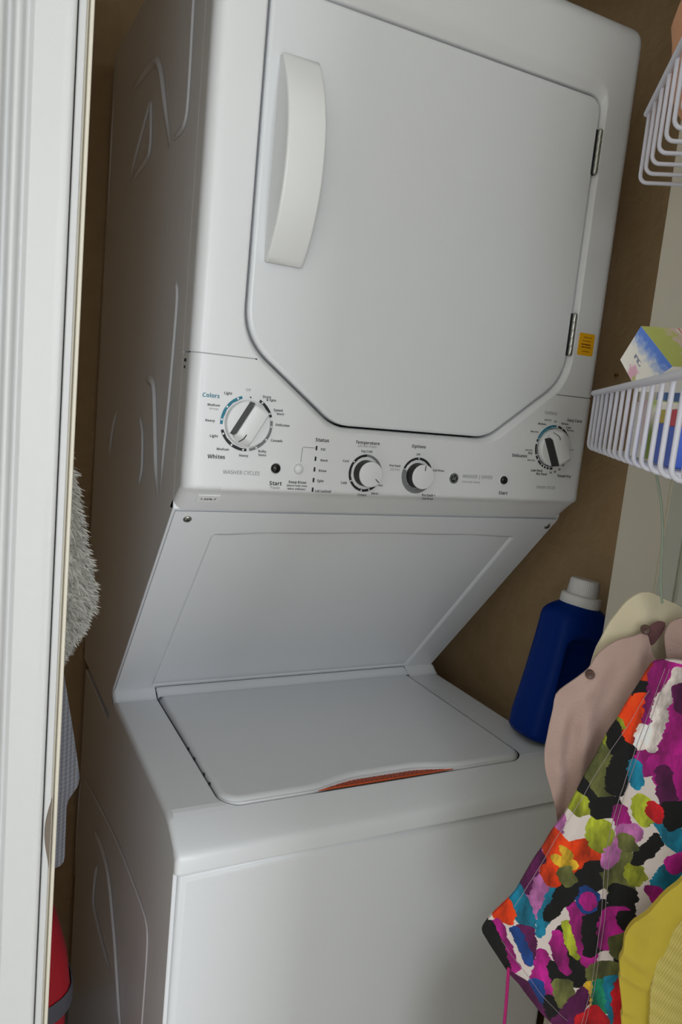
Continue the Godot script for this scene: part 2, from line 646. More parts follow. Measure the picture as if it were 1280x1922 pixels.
func knob_large(root: Node, c: Vector2, point: Vector2, side_mat: Material, flip: float, lean: float) -> void:
	var k := Builder.new()
	k.xf = Transform3D(Basis(Vector3.RIGHT, PI / 2), Vector3(c.x, c.y, F))
	k.lathe(PackedVector2Array([Vector2(0.0268, 0.0), Vector2(0.0268, 0.006), Vector2(0.0262, 0.0078), Vector2(0.0248, 0.0086), Vector2(0.0, 0.0086)]), 40)
	var o := obj("knob", k, M.plastic, root, "large round selector knob with a raised grip bar")
	# grip bar along point
	var up := Vector3(point.x, point.y, 0).normalized()
	var side := Vector3(up.y, -up.x, 0)
	k = Builder.new()
	k.xf = Transform3D(Basis(side, up, Vector3(0, 0, 1)), Vector3(c.x, c.y, F + 0.008))
	var rows := PackedVector3Array()
	var steps := 14
	for i in steps + 1:
		var y := lerpf(-0.0252, 0.0252, float(i) / steps)
		var half := minf(0.0098, sqrt(maxf(0.0, 0.0254 * 0.0254 - y * y)) - 0.0005)
		var h := 0.0120 * smoothstep(0.0262, 0.018, y) * smoothstep(-0.0270, -0.0225, y) + 0.0006
		for q in [[-1.0, 0.0], [-1.0, 0.85], [-0.93, 1.0], [0.0, 1.0], [0.93, 1.0], [1.0, 0.85], [1.0, 0.0]]:
			var slant: float = 1.0 if q[0] * flip < 0 else 1.0 + 0.5 * (1.0 - q[1])
			rows.append(Vector3(half * q[0] * slant, y, h * q[1]))
	k.grid(rows, steps + 1, 7, false, false, true)
	obj("grip_bar", k, M.plastic, o)
	k = Builder.new()
	k.xf = Transform3D(Basis(side, up, Vector3(0, 0, 1)), Vector3(c.x, c.y, F + 0.0082))
	rows = PackedVector3Array()
	for i in steps + 1:
		var y := lerpf(-0.0222, 0.0215, float(i) / steps)
		var half := minf(0.0098, sqrt(maxf(0.0, 0.0254 * 0.0254 - y * y)) - 0.0005)
		var h := 0.0120 * smoothstep(0.0262, 0.018, y) * smoothstep(-0.0270, -0.0225, y)
		for q in [0.02, 0.86]:
			rows.append(Vector3(-flip * (half + 0.0004 + lean * (1.0 - q)), y, h * q))
	k.grid(rows, steps + 1, 2)
	rows = PackedVector3Array()
	for x in [-0.0085, -0.004, 0.0, 0.004, 0.0085]:
		rows.append(Vector3(x, sqrt(0.0254 * 0.0254 - x * x) - 0.0012, 0.0003))
		rows.append(Vector3(x, sqrt(0.0254 * 0.0254 - x * x) - 0.0040, 0.0060))
	k.grid(rows, 5, 2)
	obj("grip_side", k, side_mat, o, "dark side of the grip bar")
	k = Builder.new()
	k.xf = Transform3D(Basis(side, up, Vector3(0, 0, 1)), Vector3(c.x, c.y, F + 0.008))
	rows = PackedVector3Array()
	for i in 7:
		var y := lerpf(0.0135, 0.0243, float(i) / 6)
		var h := 0.0120 * smoothstep(0.0262, 0.018, y) * smoothstep(-0.0270, -0.0225, y) + 0.0012
		for x in [-0.0006, 0.0006]:
			rows.append(Vector3(x, y, h))
	k.grid(rows, 7, 2)
	obj("pointer", k, M.ink, o)


func knob_small(root: Node, c: Vector2, point: float) -> void:
	var k := Builder.new()
	k.xf = Transform3D(Basis(Vector3.RIGHT, PI / 2), Vector3(c.x, c.y, F))
	k.lathe(PackedVector2Array([Vector2(0.0168, 0.0), Vector2(0.0158, 0.0145)]), 32)
	var o := obj("knob", k, M.grip, root, "small round knob with dark sides and a white top")
	k = Builder.new()
	k.xf = Transform3D(Basis(Vector3.RIGHT, PI / 2), Vector3(c.x, c.y, F))
	k.lathe(PackedVector2Array([Vector2(0.0160, 0.0138), Vector2(0.0160, 0.0158), Vector2(0.0152, 0.0168), Vector2(0.0, 0.0172)]), 32)
	obj("knob_top", k, M.plastic, o)
	k = Builder.new()
	var a := deg_to_rad(point)
	var dir := Vector3(sin(a), cos(a), 0)
	k.tube(PackedVector3Array([Vector3(c.x, c.y, F + 0.0171) + dir * 0.0085, Vector3(c.x, c.y, F + 0.0169) + dir * 0.0148]), 0.0006, 6)
	obj("pointer", k, M.ink, o)


func bead(sheet: Node, pts: Array, r := 0.0045) -> void:
	var smooth_pts := PackedVector3Array()
	var flat := PackedVector2Array()
	for q in pts:
		flat.append(Vector2(q[0], q[1]))
	for i in flat.size() - 1:
		for k in 6:
			smooth_pts.append(Vector3(0, flat[i].lerp(flat[i + 1], k / 6.0).y, flat[i].lerp(flat[i + 1], k / 6.0).x))
	smooth_pts.append(Vector3(0, flat[-1].y, flat[-1].x))
	for turn in 3:
		var c := smooth_pts.duplicate()
		for i in range(1, c.size() - 1):
			smooth_pts[i] = (c[i - 1] + c[i] * 2 + c[i + 1]) / 4
	var b := Builder.new()
	# a low rounded ridge pressed out of the sheet
	var rows := PackedVector3Array()
	var m := smooth_pts.size()
	for i in m:
		var dir := (smooth_pts[mini(i + 1, m - 1)] - smooth_pts[maxi(i - 1, 0)]).normalized()
		var side := dir.cross(Vector3.RIGHT)
		var fade := smoothstep(0.0, 3.0, float(mini(i, m - 1 - i)) + 0.2)
		for k in 9:
			var s := -1.0 + k / 4.0
			rows.append(smooth_pts[i] + side * s * r * 1.6 + Vector3(-0.0004 - r * 0.75 * fade * pow(cos(s * PI / 2), 2), 0, 0))
	b.grid(rows, m, 9)
	obj("pressed_ridge", b, M.white, sheet)


func build_machine() -> void:
	var root := node_at("stacked_washer_dryer", Vector3(W / 2, 0, -0.34))
	tag(root, "tall white washer with a dryer stacked on top, standing in the closet", "washer dryer")
	var b := Builder.new()

	# dryer cabinet: its side profile, swept across
	var turn := Transform3D(Basis(Vector3(0, 0, 1), Vector3.UP, Vector3(-1, 0, 0)), Vector3(W, 0, 0))
	b.xf = turn
	b.slab(Builder.fillet(PackedVector2Array([Vector2(-0.108, 1.921), Vector2(-0.108, 1.2328), Vector2(-0.4025, 0.8862), Vector2(-0.4045, 0.842), Vector2(-0.682, 0.842), Vector2(-0.682, 1.921)]), 0.002, 2), 0.0, W, 0.0016, 2)
	var cab := obj("dryer_cabinet", b, M.white, root)
	for sgn in [0.0]:
		bead(cab, [[-0.497, 1.816], [-0.3245, 1.808], [-0.2383, 1.6726]])
		bead(cab, [[-0.4868, 1.678], [-0.40, 1.735], [-0.358, 1.7612], [-0.345, 1.70], [-0.352, 1.685], [-0.47, 1.676]], 0.0035)
		bead(cab, [[-0.165, 1.90], [-0.155, 1.69], [-0.170, 1.676], [-0.215, 1.676]], 0.003)
		bead(cab, [[-0.665, 1.90], [-0.66, 1.62]], 0.003)
		bead(cab, [[-0.1623, 1.4985], [-0.1465, 1.4848], [-0.156, 1.36], [-0.1752, 1.2413]], 0.003)
		bead(cab, [[-0.2889, 1.3822], [-0.2402, 1.3762], [-0.222, 1.33], [-0.19, 1.236]])
		bead(cab, [[-0.5324, 1.2451], [-0.51, 1.30], [-0.4854, 1.3276]], 0.0035)
		bead(cab, [[-0.3187, 1.3295], [-0.290, 1.31], [-0.279, 1.255], [-0.30, 1.235]], 0.003)

	# dryer front in two mouldings with the door's recess between
	build_front("front_panel", 1.4166, 1.924, root)
	var panel := build_front("control_panel", 1.2328, 1.4152, root)
	b = Builder.new()
	var rings := [door_outline(0.0075, 0.008, 0.024, 0.0105, 0.0145, 0.031), door_outline(0.006, 0.0065, 0.021, 0.009, 0.012, 0.03), door_outline(0.005, 0.0055, 0.016, 0.007, 0.010, 0.028), door_outline(0.003, 0.003, 0.006, 0.0045, 0.006, 0.024), door_outline(0.002, 0.002, 0.0025, 0.0025, 0.0035, 0.022), door_outline(0.002, 0.002, 0.0022, 0.0025, 0.0035, 0.022)]
	var zs := [F + 0.0002, F + 0.0001, F - 0.0014, F - 0.0065, F - 0.0082, F - 0.026]
	var rows := PackedVector3Array()
	for k in rings.size():
		for q in rings[k]:
			rows.append(Vector3(q.x, q.y, zs[k]))
	b.grid(rows, rings.size(), rings[0].size(), false, true, true)
	obj("door_recess", b, M.plastic, root)
	b = Builder.new()
	b.slab(door_outline(0.003, 0.003, 0.003, 0.003, 0.004, 0.022), F - 0.034, F - 0.0255, 0.001, 1)
	for x in [0.004, W - 0.068]:
		pass
	obj("front_backing", b, M.gap, root)
	b = Builder.new()
	var seam_y := [1.4140, 1.4178]
	var seam_rows := PackedVector3Array()
	for y in seam_y:
		for x in [0.0009, 0.004, 0.009, 0.016, 0.045, 0.074]:
			seam_rows.append(Vector3(x, y, F - 0.0008 - drop(x, 0.016)))
	b.grid(seam_rows, 2, 6)
	obj("panel_seam", b, M.palegrey, root)
	b = Builder.new()
	seam_rows = PackedVector3Array()
	for y in seam_y:
		for x in [0.529, W - 0.045, W - 0.016, W - 0.009, W - 0.004, W - 0.0009]:
			seam_rows.append(Vector3(x, y, F - 0.0016 - drop(W - x, 0.016)))
	b.grid(seam_rows, 2, 6)
	obj("panel_seam", b, M.palegrey, root)

	# dryer door
	b = Builder.new()
	b.slab(door_outline(0, 0, 0, 0, 0, 0.021), F - 0.026, F - 0.0035, 0.0045, 4)
	var dd := obj("dryer_door", b, M.white, root)
	b = Builder.new()
	var arch := PackedVector2Array()
	for k in 33:
		var s := float(k) / 32
		arch.append(Vector2(lerpf(1.5247, 1.7455, s), F - 0.001 + 0.004 + 0.036 * (1 - pow(absf(2 * s - 1), 2.2))))
	arch.append(Vector2(1.7455, F - 0.005))
	arch.append(Vector2(1.5247, F - 0.005))
	b.xf = Transform3D(Basis(Vector3(0, 1, 0), Vector3(0, 0, 1), Vector3(1, 0, 0)), Vector3.ZERO)
	b.slab(arch, 0.0760, 0.1215, 0.0028, 3)
	obj("door_handle", b, M.lip, dd)
	for y in [1.7185, 1.4735]:
		b = Builder.new()
		for k in 5:
			b.tube(PackedVector3Array([Vector3(0.5425, y + 0.0112 * k + 0.0008, F - 0.0005), Vector3(0.5425, y + 0.0112 * (k + 1) - 0.0008, F - 0.0005)]), 0.0034, 10)
		var h := obj("hinge", b, M.steel, root)
		b = Builder.new()
		b.box(Vector3(0.5375, y - 0.001, F - 0.014), Vector3(0.5470, y + 0.057, F - 0.0025), 0.001)
		obj("hinge_slot", b, M.gap, h)

	# controls
	var z := F + 0.0004
	var ink := Builder.new()
	var grey := Builder.new()
	var teal := Builder.new()
	var white := Builder.new()
	var a := Vector2(0.0693, 1.3413)
	arc(teal, a, 0.0290, 0.0322, -95, -15, z)
	arc(ink, a, 0.0290, 0.0322, -184, -107, z)
	arc(ink, a, 0.0290, 0.0322, 26, 72, z)
	arc(grey, a, 0.0290, 0.0322, 80, 170, z)
	for g in [-25.0, -55.0, -85.0, -116.0, -147.0, -176.0, 34.0, 64.0, 93.0, 124.0, 153.0]:
		dot(white, a.x + 0.0306 * sin(deg_to_rad(g)), a.y + 0.0306 * cos(deg_to_rad(g)), 0.0012, z, 0.0003)
	dot(ink, a.x + 0.0306 * sin(deg_to_rad(4)), a.y + 0.0306 * cos(deg_to_rad(4)), 0.0009, z)
	a = Vector2(0.2323, 1.2905)
	arc(ink, a, 0.0208, 0.0238, -235, 0, z)
	arc(grey, a, 0.0208, 0.0238, 0, 100, z)
	for g in [-52.0, -118.0, -171.0, -200.0, -225.0]:
		dot(white, a.x + 0.0223 * sin(deg_to_rad(g)), a.y + 0.0223 * cos(deg_to_rad(g)), 0.0011, z, 0.0003)
	a = Vector2(0.3100, 1.2908)
	arc(ink, a, 0.0208, 0.0238, -68, 62, z)
	arc(grey, a, 0.0175, 0.0238, 66, 290, z)
	dot(white, a.x, a.y + 0.0223, 0.0011, z, 0.0003)
	a = Vector2(0.5338, 1.3410)
	arc(teal, a, 0.0290, 0.0320, -68, 4, z)
	arc(teal, a, 0.0272, 0.0281, -80, 10, z)
	arc(ink, a, 0.0272, 0.0281, -190, -80, z)
	for g in [[-78, -70], [-112, -84], [-126, -116], [-146, -131], [-155, -149], [-165, -159], [-176, -169], [-190, -180], [10, 24], [28, 62], [66, 96], [108, 130]]:
		arc(ink, a, 0.0290, 0.0320, g[0], g[1], z)

	for g in [
		["Colors", 0.0243, 1.3699, 0.0198, "t"],
		["Light", 0.0441, 1.3741, 0.0095, "k"],
		["Off", 0.0680, 1.3799, 0.0058, "g"],
		["Drain", 0.0915, 1.3740, 0.0099, "k"],
		["& Spin", 0.0972, 1.3708, 0.0120, "k"],
		["Speed", 0.1069, 1.3598, 0.0114, "k"],
		["Wash", 0.1100, 1.3556, 0.0095, "k"],
		["Delicates", 0.1140, 1.3427, 0.0177, "k"],
		["Casuals", 0.1082, 1.3239, 0.0149, "k"],
		["Bulky", 0.0911, 1.3103, 0.0100, "k"],
		["Items", 0.0915, 1.3059, 0.0100, "k"],
		["Heavy", 0.0684, 1.3040, 0.0111, "k"],
		["Medium", 0.0427, 1.3100, 0.0146, "k"],
		["Whites", 0.0358, 1.3010, 0.0209, "k"],
		["Light", 0.0308, 1.3245, 0.0094, "k"],
		["Heavy", 0.0251, 1.3417, 0.0112, "k"],
		["Medium", 0.0282, 1.3594, 0.0143, "k"],
		["(Normal)", 0.0285, 1.3552, 0.0106, "g"],
		["WASHER CYCLES", 0.0677, 1.2839, 0.0452, "g"],
		["Start", 0.1115, 1.2729, 0.0158, "k"],
		["Pause", 0.1112, 1.2678, 0.0117, "g"],
		["Deep Rinse", 0.1399, 1.2753, 0.0233, "k"],
		["(warm only rinse", 0.1396, 1.2711, 0.0268, "k"],
		["fabric softener)", 0.1393, 1.2671, 0.0240, "k"],
		["Status", 0.1681, 1.3284, 0.0180, "k"],
		["Fill", 0.1700, 1.3170, 0.0058, "k"],
		["Wash", 0.1728, 1.3037, 0.0101, "k"],
		["Rinse", 0.1720, 1.2908, 0.0102, "k"],
		["Spin", 0.1704, 1.2782, 0.0087, "k"],
		["Lid Locked", 0.1754, 1.2654, 0.0212, "k"],
		["Temperature", 0.2315, 1.3290, 0.0343, "k"],
		["(all cold rinses)", 0.2312, 1.3246, 0.0267, "g"],
		["Tap Cold", 0.2311, 1.3182, 0.0160, "k"],
		["Cool", 0.2030, 1.3046, 0.0082, "k"],
		["Cold", 0.2031, 1.2771, 0.0082, "k"],
		["Colors", 0.2306, 1.2624, 0.0123, "k"],
		["Warm", 0.2490, 1.2650, 0.0102, "k"],
		["Hot", 0.2564, 1.2757, 0.0063, "k"],
		["Options", 0.3078, 1.3289, 0.0213, "k"],
		["Off", 0.3083, 1.3184, 0.0057, "k"],
		["Pre Soak", 0.2747, 1.3021, 0.0167, "k"],
		["(30 min)", 0.2753, 1.2972, 0.0136, "g"],
		["2nd Rinse", 0.3429, 1.2989, 0.0178, "k"],
		["Pre Soak +", 0.3314, 1.2652, 0.0211, "k"],
		["2nd Rinse", 0.3303, 1.2605, 0.0177, "k"],
		["WASHER | DRYER", 0.4081, 1.2931, 0.0503, "g"],
		["Extra Large Capacity", 0.3983, 1.2857, 0.0303, "g"],
		["Start", 0.4554, 1.2724, 0.0150, "k"],
		["Cottons", 0.5225, 1.3896, 0.0225, "g"],
		["Easy Care", 0.5684, 1.3820, 0.0274, "k"],
		["Less Dry", 0.5184, 1.3794, 0.0127, "k"],
		["Medium", 0.5087, 1.3730, 0.0145, "k"],
		["More Dry", 0.4970, 1.3613, 0.0144, "k"],
		["Off", 0.5325, 1.3778, 0.0049, "k"],
		["Wrinkle", 0.5510, 1.3761, 0.0140, "k"],
		["Care", 0.5590, 1.3713, 0.0091, "k"],
		["More Dry", 0.5628, 1.3673, 0.0132, "k"],
		["Less Dry", 0.5695, 1.3398, 0.0112, "k"],
		["Delicates", 0.4761, 1.3261, 0.0265, "k"],
		["Less Dry", 0.4909, 1.3349, 0.0125, "k"],
		["Dry", 0.4945, 1.3309, 0.0077, "k"],
		["More Dry", 0.4977, 1.3208, 0.0135, "k"],
		["Low Heat", 0.5105, 1.3066, 0.0215, "k"],
		["No Heat", 0.5201, 1.3020, 0.0197, "k"],
		["20", 0.5366, 1.3046, 0.0040, "k"],
		["30", 0.5445, 1.3062, 0.0040, "k"],
		["40", 0.5524, 1.3100, 0.0040, "k"],
		["50", 0.5579, 1.3165, 0.0041, "k"],
		["Timed Dry", 0.5629, 1.3007, 0.0266, "k"],
		["DRYER CYCLES", 0.5316, 1.2827, 0.0349, "g"],
		]:
		var target: Builder = {"k": ink, "g": grey, "t": teal}[g[4]]
		letter(target, g[0], Vector3(g[1], g[2], z), g[3], Basis(), g[4] != "g")
	# line from the first status light to the deep rinse button
	var line := Builder.new()
	line.tube(PackedVector3Array([Vector3(0.1585, 1.3182, F), Vector3(0.1440, 1.3182, F), Vector3(0.1425, 1.3170, F), Vector3(0.1420, 1.3000, F)]), 0.0004, 5)
	obj("print_line", line, M.greyink, panel)
	obj("lettering", ink, M.ink, panel)
	obj("grey_lettering", grey, M.greyink, panel)
	for o in [obj("teal_lettering", teal, M.teal, panel), obj("dial_dots", white, M.plastic, panel)]:
		o.set_meta("kind", "stuff")
	for y in [1.3182, 1.3051, 1.2920, 1.2788, 1.2669]:
		obj("status_light", slabbox(Vector3(0.1600, y - 0.0027, F - 0.001), Vector3(0.1621, y + 0.0027, F + 0.0008), 0.0004), M.ink, panel)
	for q in [[0.1098, 1.2909, 0.0058, M.black], [0.1396, 1.2916, 0.0056, M.plastic], [0.4534, 1.2904, 0.0056, M.black]]:
		b = Builder.new()
		b.xf = Transform3D(Basis(Vector3.RIGHT, PI / 2), Vector3(q[0], q[1], F))
		b.lathe(PackedVector2Array([Vector2(q[2], 0.0), Vector2(q[2], 0.0018), Vector2(q[2] * 0.9, 0.0032), Vector2(q[2] * 0.6, 0.0042), Vector2(q[2] * 0.3, 0.0046), Vector2(0, 0.0047)]), 24)
		obj("push_button", b, q[3], panel, "white push button" if q[3] == M.plastic else "black push button")
		b = Builder.new()
		b.xf = Transform3D(Basis(Vector3.RIGHT, PI / 2), Vector3(q[0], q[1], F))
		b.lathe(PackedVector2Array([Vector2(q[2] + 0.0016, -0.0002), Vector2(q[2] + 0.0012, 0.0009), Vector2(q[2] + 0.0004, 0.0009), Vector2(q[2] + 0.0002, -0.0004)]), 24)
		obj("button_rim", b, M.plastic, panel)
	# the maker's round monogram
	b = Builder.new()
	dot(b, 0.3693, 1.2893, 0.0072, F, 0.0005)
	var logo := obj("monogram", b, M.ink, panel, "round black monogram with pale script")
	b = Builder.new()
	arc(b, Vector2(0.3693, 1.2893), 0.0057, 0.0063, 0, 360, F + 0.0007)
	for g in 4:
		var w := deg_to_rad(45.0 + 90 * g)
		arc(b, Vector2(0.3693, 1.2893) + Vector2(sin(w), cos(w)) * 0.0038, 0.0009, 0.0015, 90 * g - 40, 90 * g + 170, F + 0.0007)
	letter(b, "GE", Vector3(0.3693, 1.2893, F + 0.0008), 0.0058)
	obj("script", b, M.palegrey, logo)

	knob_large(panel, Vector2(0.0693, 1.3413), Vector2(-0.50, -0.87), M.greyside, -1.0, 0.0035)
	knob_large(panel, Vector2(0.5338, 1.3410), Vector2(-0.46, 0.89), M.grip, 1.0, 0.006)
	knob_small(panel, Vector2(0.2323, 1.2905), 130)
	knob_small(panel, Vector2(0.3100, 1.2908), 5)

	# stickers
	b = Builder.new()
	b.slab(Builder.fillet(PackedVector2Array([Vector2(0.5552, 1.4752), Vector2(0.5845, 1.4752), Vector2(0.5845, 1.5062), Vector2(0.5552, 1.5062)]), 0.003, 4), F, F + 0.0005, 0.0001, 1)
	var st := obj("sticker", b, M.sticker, root, "small yellow sticker with dark print")
	b = Builder.new()
	for q in [[1.5005, 0.013, 0.0010], [1.4955, 0.015, 0.0010], [1.4905, 0.018, 0.0022], [1.4868, 0.017, 0.0016], [1.4808, 0.012, 0.0010]]:
		var x: float = 0.5698 - q[1] / 2
		while x < 0.5698 + q[1] / 2:
			var w := rng.randf_range(0.0008, 0.0026)
			b.face(PackedVector2Array([Vector2(x, q[0] - q[2] / 2), Vector2(x + w, q[0] - q[2] / 2), Vector2(x + w, q[0] + q[2] / 2), Vector2(x, q[0] + q[2] / 2)]), func(p: Vector2): return Vector3(p.x, p.y, F + 0.0007), Vector3(0, 0, 1))
			x += w + 0.0006
	obj("sticker_print", b, M.orangeink, st)
	b = Builder.new()
	var tilt := Transform3D(Basis(Vector3.RIGHT, 0.855), Vector3(0.0355, 1.2490, -0.0872))
	b.xf = tilt
	b.box(Vector3(-0.0135, -0.0075, -0.0008), Vector3(0.0135, 0.0075, 0.0006), 0.0003)
	var lb := obj("tape_label", b, M.lip, root, "small clear tape label with dark marks")
	b = Builder.new()
	letter(b, "1 33% 7", tilt * Vector3(0, 0, 0.0009), 0.019, tilt.basis, true)
	obj("tape_print", b, M.ink, lb)
	b = Builder.new()
	b.box(Vector3(-0.0008, 1.405, -0.0985), Vector3(0.002, 1.4085, -0.0925), 0.0004)
	b.box(Vector3(-0.0008, 1.3975, -0.0985), Vector3(0.002, 1.4005, -0.0945), 0.0004)
	obj("side_clip", b, M.gap, root)

	# sloping access panel below the controls
	var foot := Vector3(0, 0.8885, -0.4005)
	var head := Vector3(0, 1.2318, -0.1090)
	var slope := (head - foot).normalized()
	var out := Vector3.RIGHT.cross(slope).normalized()
	var length := (head - foot).length()
	b = Builder.new()
	rows = PackedVector3Array()
	var nx := 210
	var ny := 110
	var ring := Builder.fillet(PackedVector2Array([Vector2(0.060, 0.012), Vector2(0.5425, 0.012), Vector2(0.5425, length - 0.052), Vector2(0.062, length - 0.052)]), 0.02, 6)
	for j in ny + 1:
		for i in nx + 1:
			var x := lerpf(0.003, W - 0.003, float(i) / nx)
			var y := lerpf(0, length, float(j) / ny)
			# depth of the pressing: sloped walls, widest at the right
			var dx0 := clampf((x - 0.060) / 0.012, 0, 1)
			var dx1 := clampf((0.5430 - x) / 0.026, 0, 1)
			var bow := 0.006 * (1 - pow((x - 0.3) / 0.24, 2))
			var dy1 := clampf((length - 0.046 + bow - y) / 0.012, 0, 1)
			var dy0 := smoothstep(0.006, 0.030, y)
			rows.append(foot + slope * y + Vector3(x, 0, 0) + out * (0.003 - 0.017 * minf(minf(dx0, dx1), minf(dy1, dy0))))
	b.grid(rows, ny + 1, nx + 1)
	for x in [0.003, W - 0.003]:
		rows = PackedVector3Array()
		for w in [0.003, -0.001]:
			for y in [0.0, length]:
				rows.append(foot + slope * y + Vector3(x, 0, 0) + out * w)
		b.grid(rows, 2, 2)
	obj("access_panel", b, M.white, root)
	for q in [[0.0205, 1.2213], [0.5895, 1.2190]]:
		b = Builder.new()
		var y: float = (q[1] - foot.y) / slope.y
		b.xf = Transform3D(Basis(Vector3.RIGHT, out, Vector3.RIGHT.cross(out)), foot + slope * y + Vector3(q[0], 0, 0) + out * 0.003)
		b.lathe(PackedVector2Array([Vector2(0.0052, -0.001), Vector2(0.0052, 0.0012), Vector2(0.0042, 0.0024), Vector2(0.0, 0.0026)]), 18)
		var s := obj("screw", b, M.steel, root)
		b = Builder.new()
		b.xf = Transform3D(Basis(Vector3.RIGHT, slope, out).rotated(out, 0.5), foot + slope * y + Vector3(q[0], 0, 0) + out * 0.0057)
		b.box(Vector3(-0.003, -0.0006, -0.0004), Vector3(0.003, 0.0006, 0.0003), 0.0002)
		b.box(Vector3(-0.0006, -0.003, -0.0004), Vector3(0.0006, 0.003, 0.0003), 0.0002)
		obj("screw_slot", b, M.dark, s)

	# washer cabinet and front
	b = Builder.new()
	b.box(Vector3(0, 0.03, -0.66), Vector3(W, 0.829, -0.0025), 0.0016)
	var wc := obj("washer_cabinet", b, M.white, root)
	for sgn in [0.0]:
		bead(wc, [[-0.4958, 0.592], [-0.42, 0.612], [-0.3443, 0.6077], [-0.27, 0.54], [-0.1903, 0.43]])
		bead(wc, [[-0.44, 0.562], [-0.4511, 0.539], [-0.4604, 0.4775], [-0.38, 0.472], [-0.2953, 0.4728]], 0.004)
		bead(wc, [[-0.6641, 0.40], [-0.655, 0.60], [-0.60, 0.635], [-0.30, 0.69], [-0.0958, 0.7008], [-0.088, 0.66], [-0.095, 0.40]], 0.0022)
	b = Builder.new()
	b.slab(PackedVector2Array([Vector2(0.0045, 0.09), Vector2(W - 0.0045, 0.09), Vector2(W - 0.0045, 0.8285), Vector2(0.0045, 0.8285)]), -0.03, 0.0065, 0.009, 5)
	obj("front_panel", b, M.white, root)
	b = Builder.new()
	b.box(Vector3(0.01, 0.02, -0.60), Vector3(W - 0.01, 0.088, -0.03), 0.003)
	obj("toe_kick", b, M.greyside, root)
	for q in [[0.05, -0.06], [W - 0.05, -0.06], [0.05, -0.60], [W - 0.05, -0.60]]:
		b = Builder.new()
		b.xf.origin = Vector3(q[0], 0, q[1])
		b.lathe(PackedVector2Array([Vector2(0, 0), Vector2(0.02, 0), Vector2(0.02, 0.01), Vector2(0.008, 0.012), Vector2(0.008, 0.032), Vector2(0, 0.032)]), 14)
		obj("foot", b, M.dark, root)

	# washer top: side profile from the front lip to the rise at the back
	b = Builder.new()
	var lip := [[-0.030, 0.8306], [0.0080, 0.8306], [0.0097, 0.8320], [0.0100, 0.8345], [0.0092, 0.8480], [0.0078, 0.8535], [0.0040, 0.8574], [-0.003, 0.8615], [-0.012, 0.8662], [-0.022, 0.8714], [-0.034, 0.8765]]
	var rx := []
	for k in 7:
		rx.append(-0.0015 + 0.007 * (1 - cos(PI / 2 * k / 6)))
	rx = rx + [0.02, 0.3] + mirror_x([0.02] if false else [0.02])
	var rr := []
	for k in 7:
		rr.push_front(W + 0.0015 - 0.007 * (1 - cos(PI / 2 * k / 6)))
	rr.reverse()
	rr.sort()
	rx = rx + rr
	rows = PackedVector3Array()
	for q in lip:
		for x in rx:
			var e := drop(minf(x + 0.0015, W + 0.0015 - x), 0.007)
			rows.append(Vector3(x, q[1] - (e if q[1] > 0.85 else 0.0), q[0] - (e if q[1] <= 0.86 and q[0] > -0.02 else 0.0)))
	b.grid(rows, lip.size(), rx.size(), false, false, false)
	# flat part round the lid
	var hole := lid_outline(-0.0018, true)
	for piece in Geometry2D.clip_polygons(PackedVector2Array([Vector2(0.0055, -0.048), Vector2(W - 0.0055, -0.048), Vector2(W - 0.0055, -0.376), Vector2(0.0055, -0.376)]), hole):
		b.face(piece, func(q: Vector2): return Vector3(q.x, 0.88, q.y), Vector3.UP)
	for piece in Geometry2D.clip_polygons(PackedVector2Array([Vector2(0.0055, -0.048), Vector2(W - 0.0055, -0.048), Vector2(W - 0.0055, -0.041), Vector2(0.0055, -0.041)]), hole):
		b.face(piece, func(q: Vector2): return Vector3(q.x, 0.88 - 0.0035 * pow(clampf((q.y + 0.048) / 0.014, 0, 1), 2), q.y), Vector3(0, 0.98, 0.2))
	for piece in Geometry2D.clip_polygons(PackedVector2Array([Vector2(0.0055, -0.041), Vector2(W - 0.0055, -0.041), Vector2(W - 0.0055, -0.034), Vector2(0.0055, -0.034)]), hole):
		b.face(piece, func(q: Vector2): return Vector3(q.x, 0.88 - 0.0035 * pow(clampf((q.y + 0.048) / 0.014, 0, 1), 2), q.y), Vector3(0, 0.94, 0.34))
	for sgn in [0, 1]:
		rows = PackedVector3Array()
		for k in 7:
			var x := -0.0015 + 0.007 * (1 - cos(PI / 2 * k / 6))
			for zz in [-0.034, -0.048, -0.376]:
				rows.append(Vector3(x if sgn == 0 else W - x, 0.88 - drop(x + 0.0015, 0.007) - (0.0035 if zz > -0.04 else 0.0), zz))
		b.grid(rows, 7, 3, false, false, sgn == 0)
		var flank := PackedVector2Array([Vector2(-0.41, 0.8306)])
		for q in lip:
			var e := 0.007 if q[1] > 0.85 else 0.0
			flank.append(Vector2(q[0] - (0.007 if q[1] <= 0.86 and q[0] > -0.02 else 0.0), q[1] - e))
		flank.append(Vector2(-0.048, 0.873))
		flank.append(Vector2(-0.376, 0.873))
		flank.append(Vector2(-0.41, 0.885))
		var fx := -0.0015 if sgn == 0 else W + 0.0015
		b.face(flank, func(q: Vector2): return Vector3(fx, q.y, q.x), Vector3(-1 if sgn == 0 else 1, 0, 0))
		# rise beside the lid's hinge
		rows = PackedVector3Array()
		var xs := [-0.0015, 0.0, 0.004, 0.0652] if sgn == 0 else [0.5388, W - 0.004, W, W + 0.0015]
		for k in 9:
			var s := k / 8.0
			for x in xs:
				rows.append(Vector3(x, 0.88 + 0.0125 * smoothstep(0, 1, s * 1.1) - (0.006 if x < -0.001 or x > W + 0.001 else 0.0), -0.372 - 0.026 * s))
		b.grid(rows, 9, 4)
	var top := obj("washer_top", b, M.white, root)
	b = Builder.new()
	b.box(Vector3(0.06, 0.846, -0.41), Vector3(0.545, 0.868, -0.036), 0.002)
	b.box(Vector3(0.0665, 0.876, -0.406), Vector3(0.5365, 0.8885, -0.3925), 0.001)
	obj("lid_well", b, M.gap, top)
	b = Builder.new()
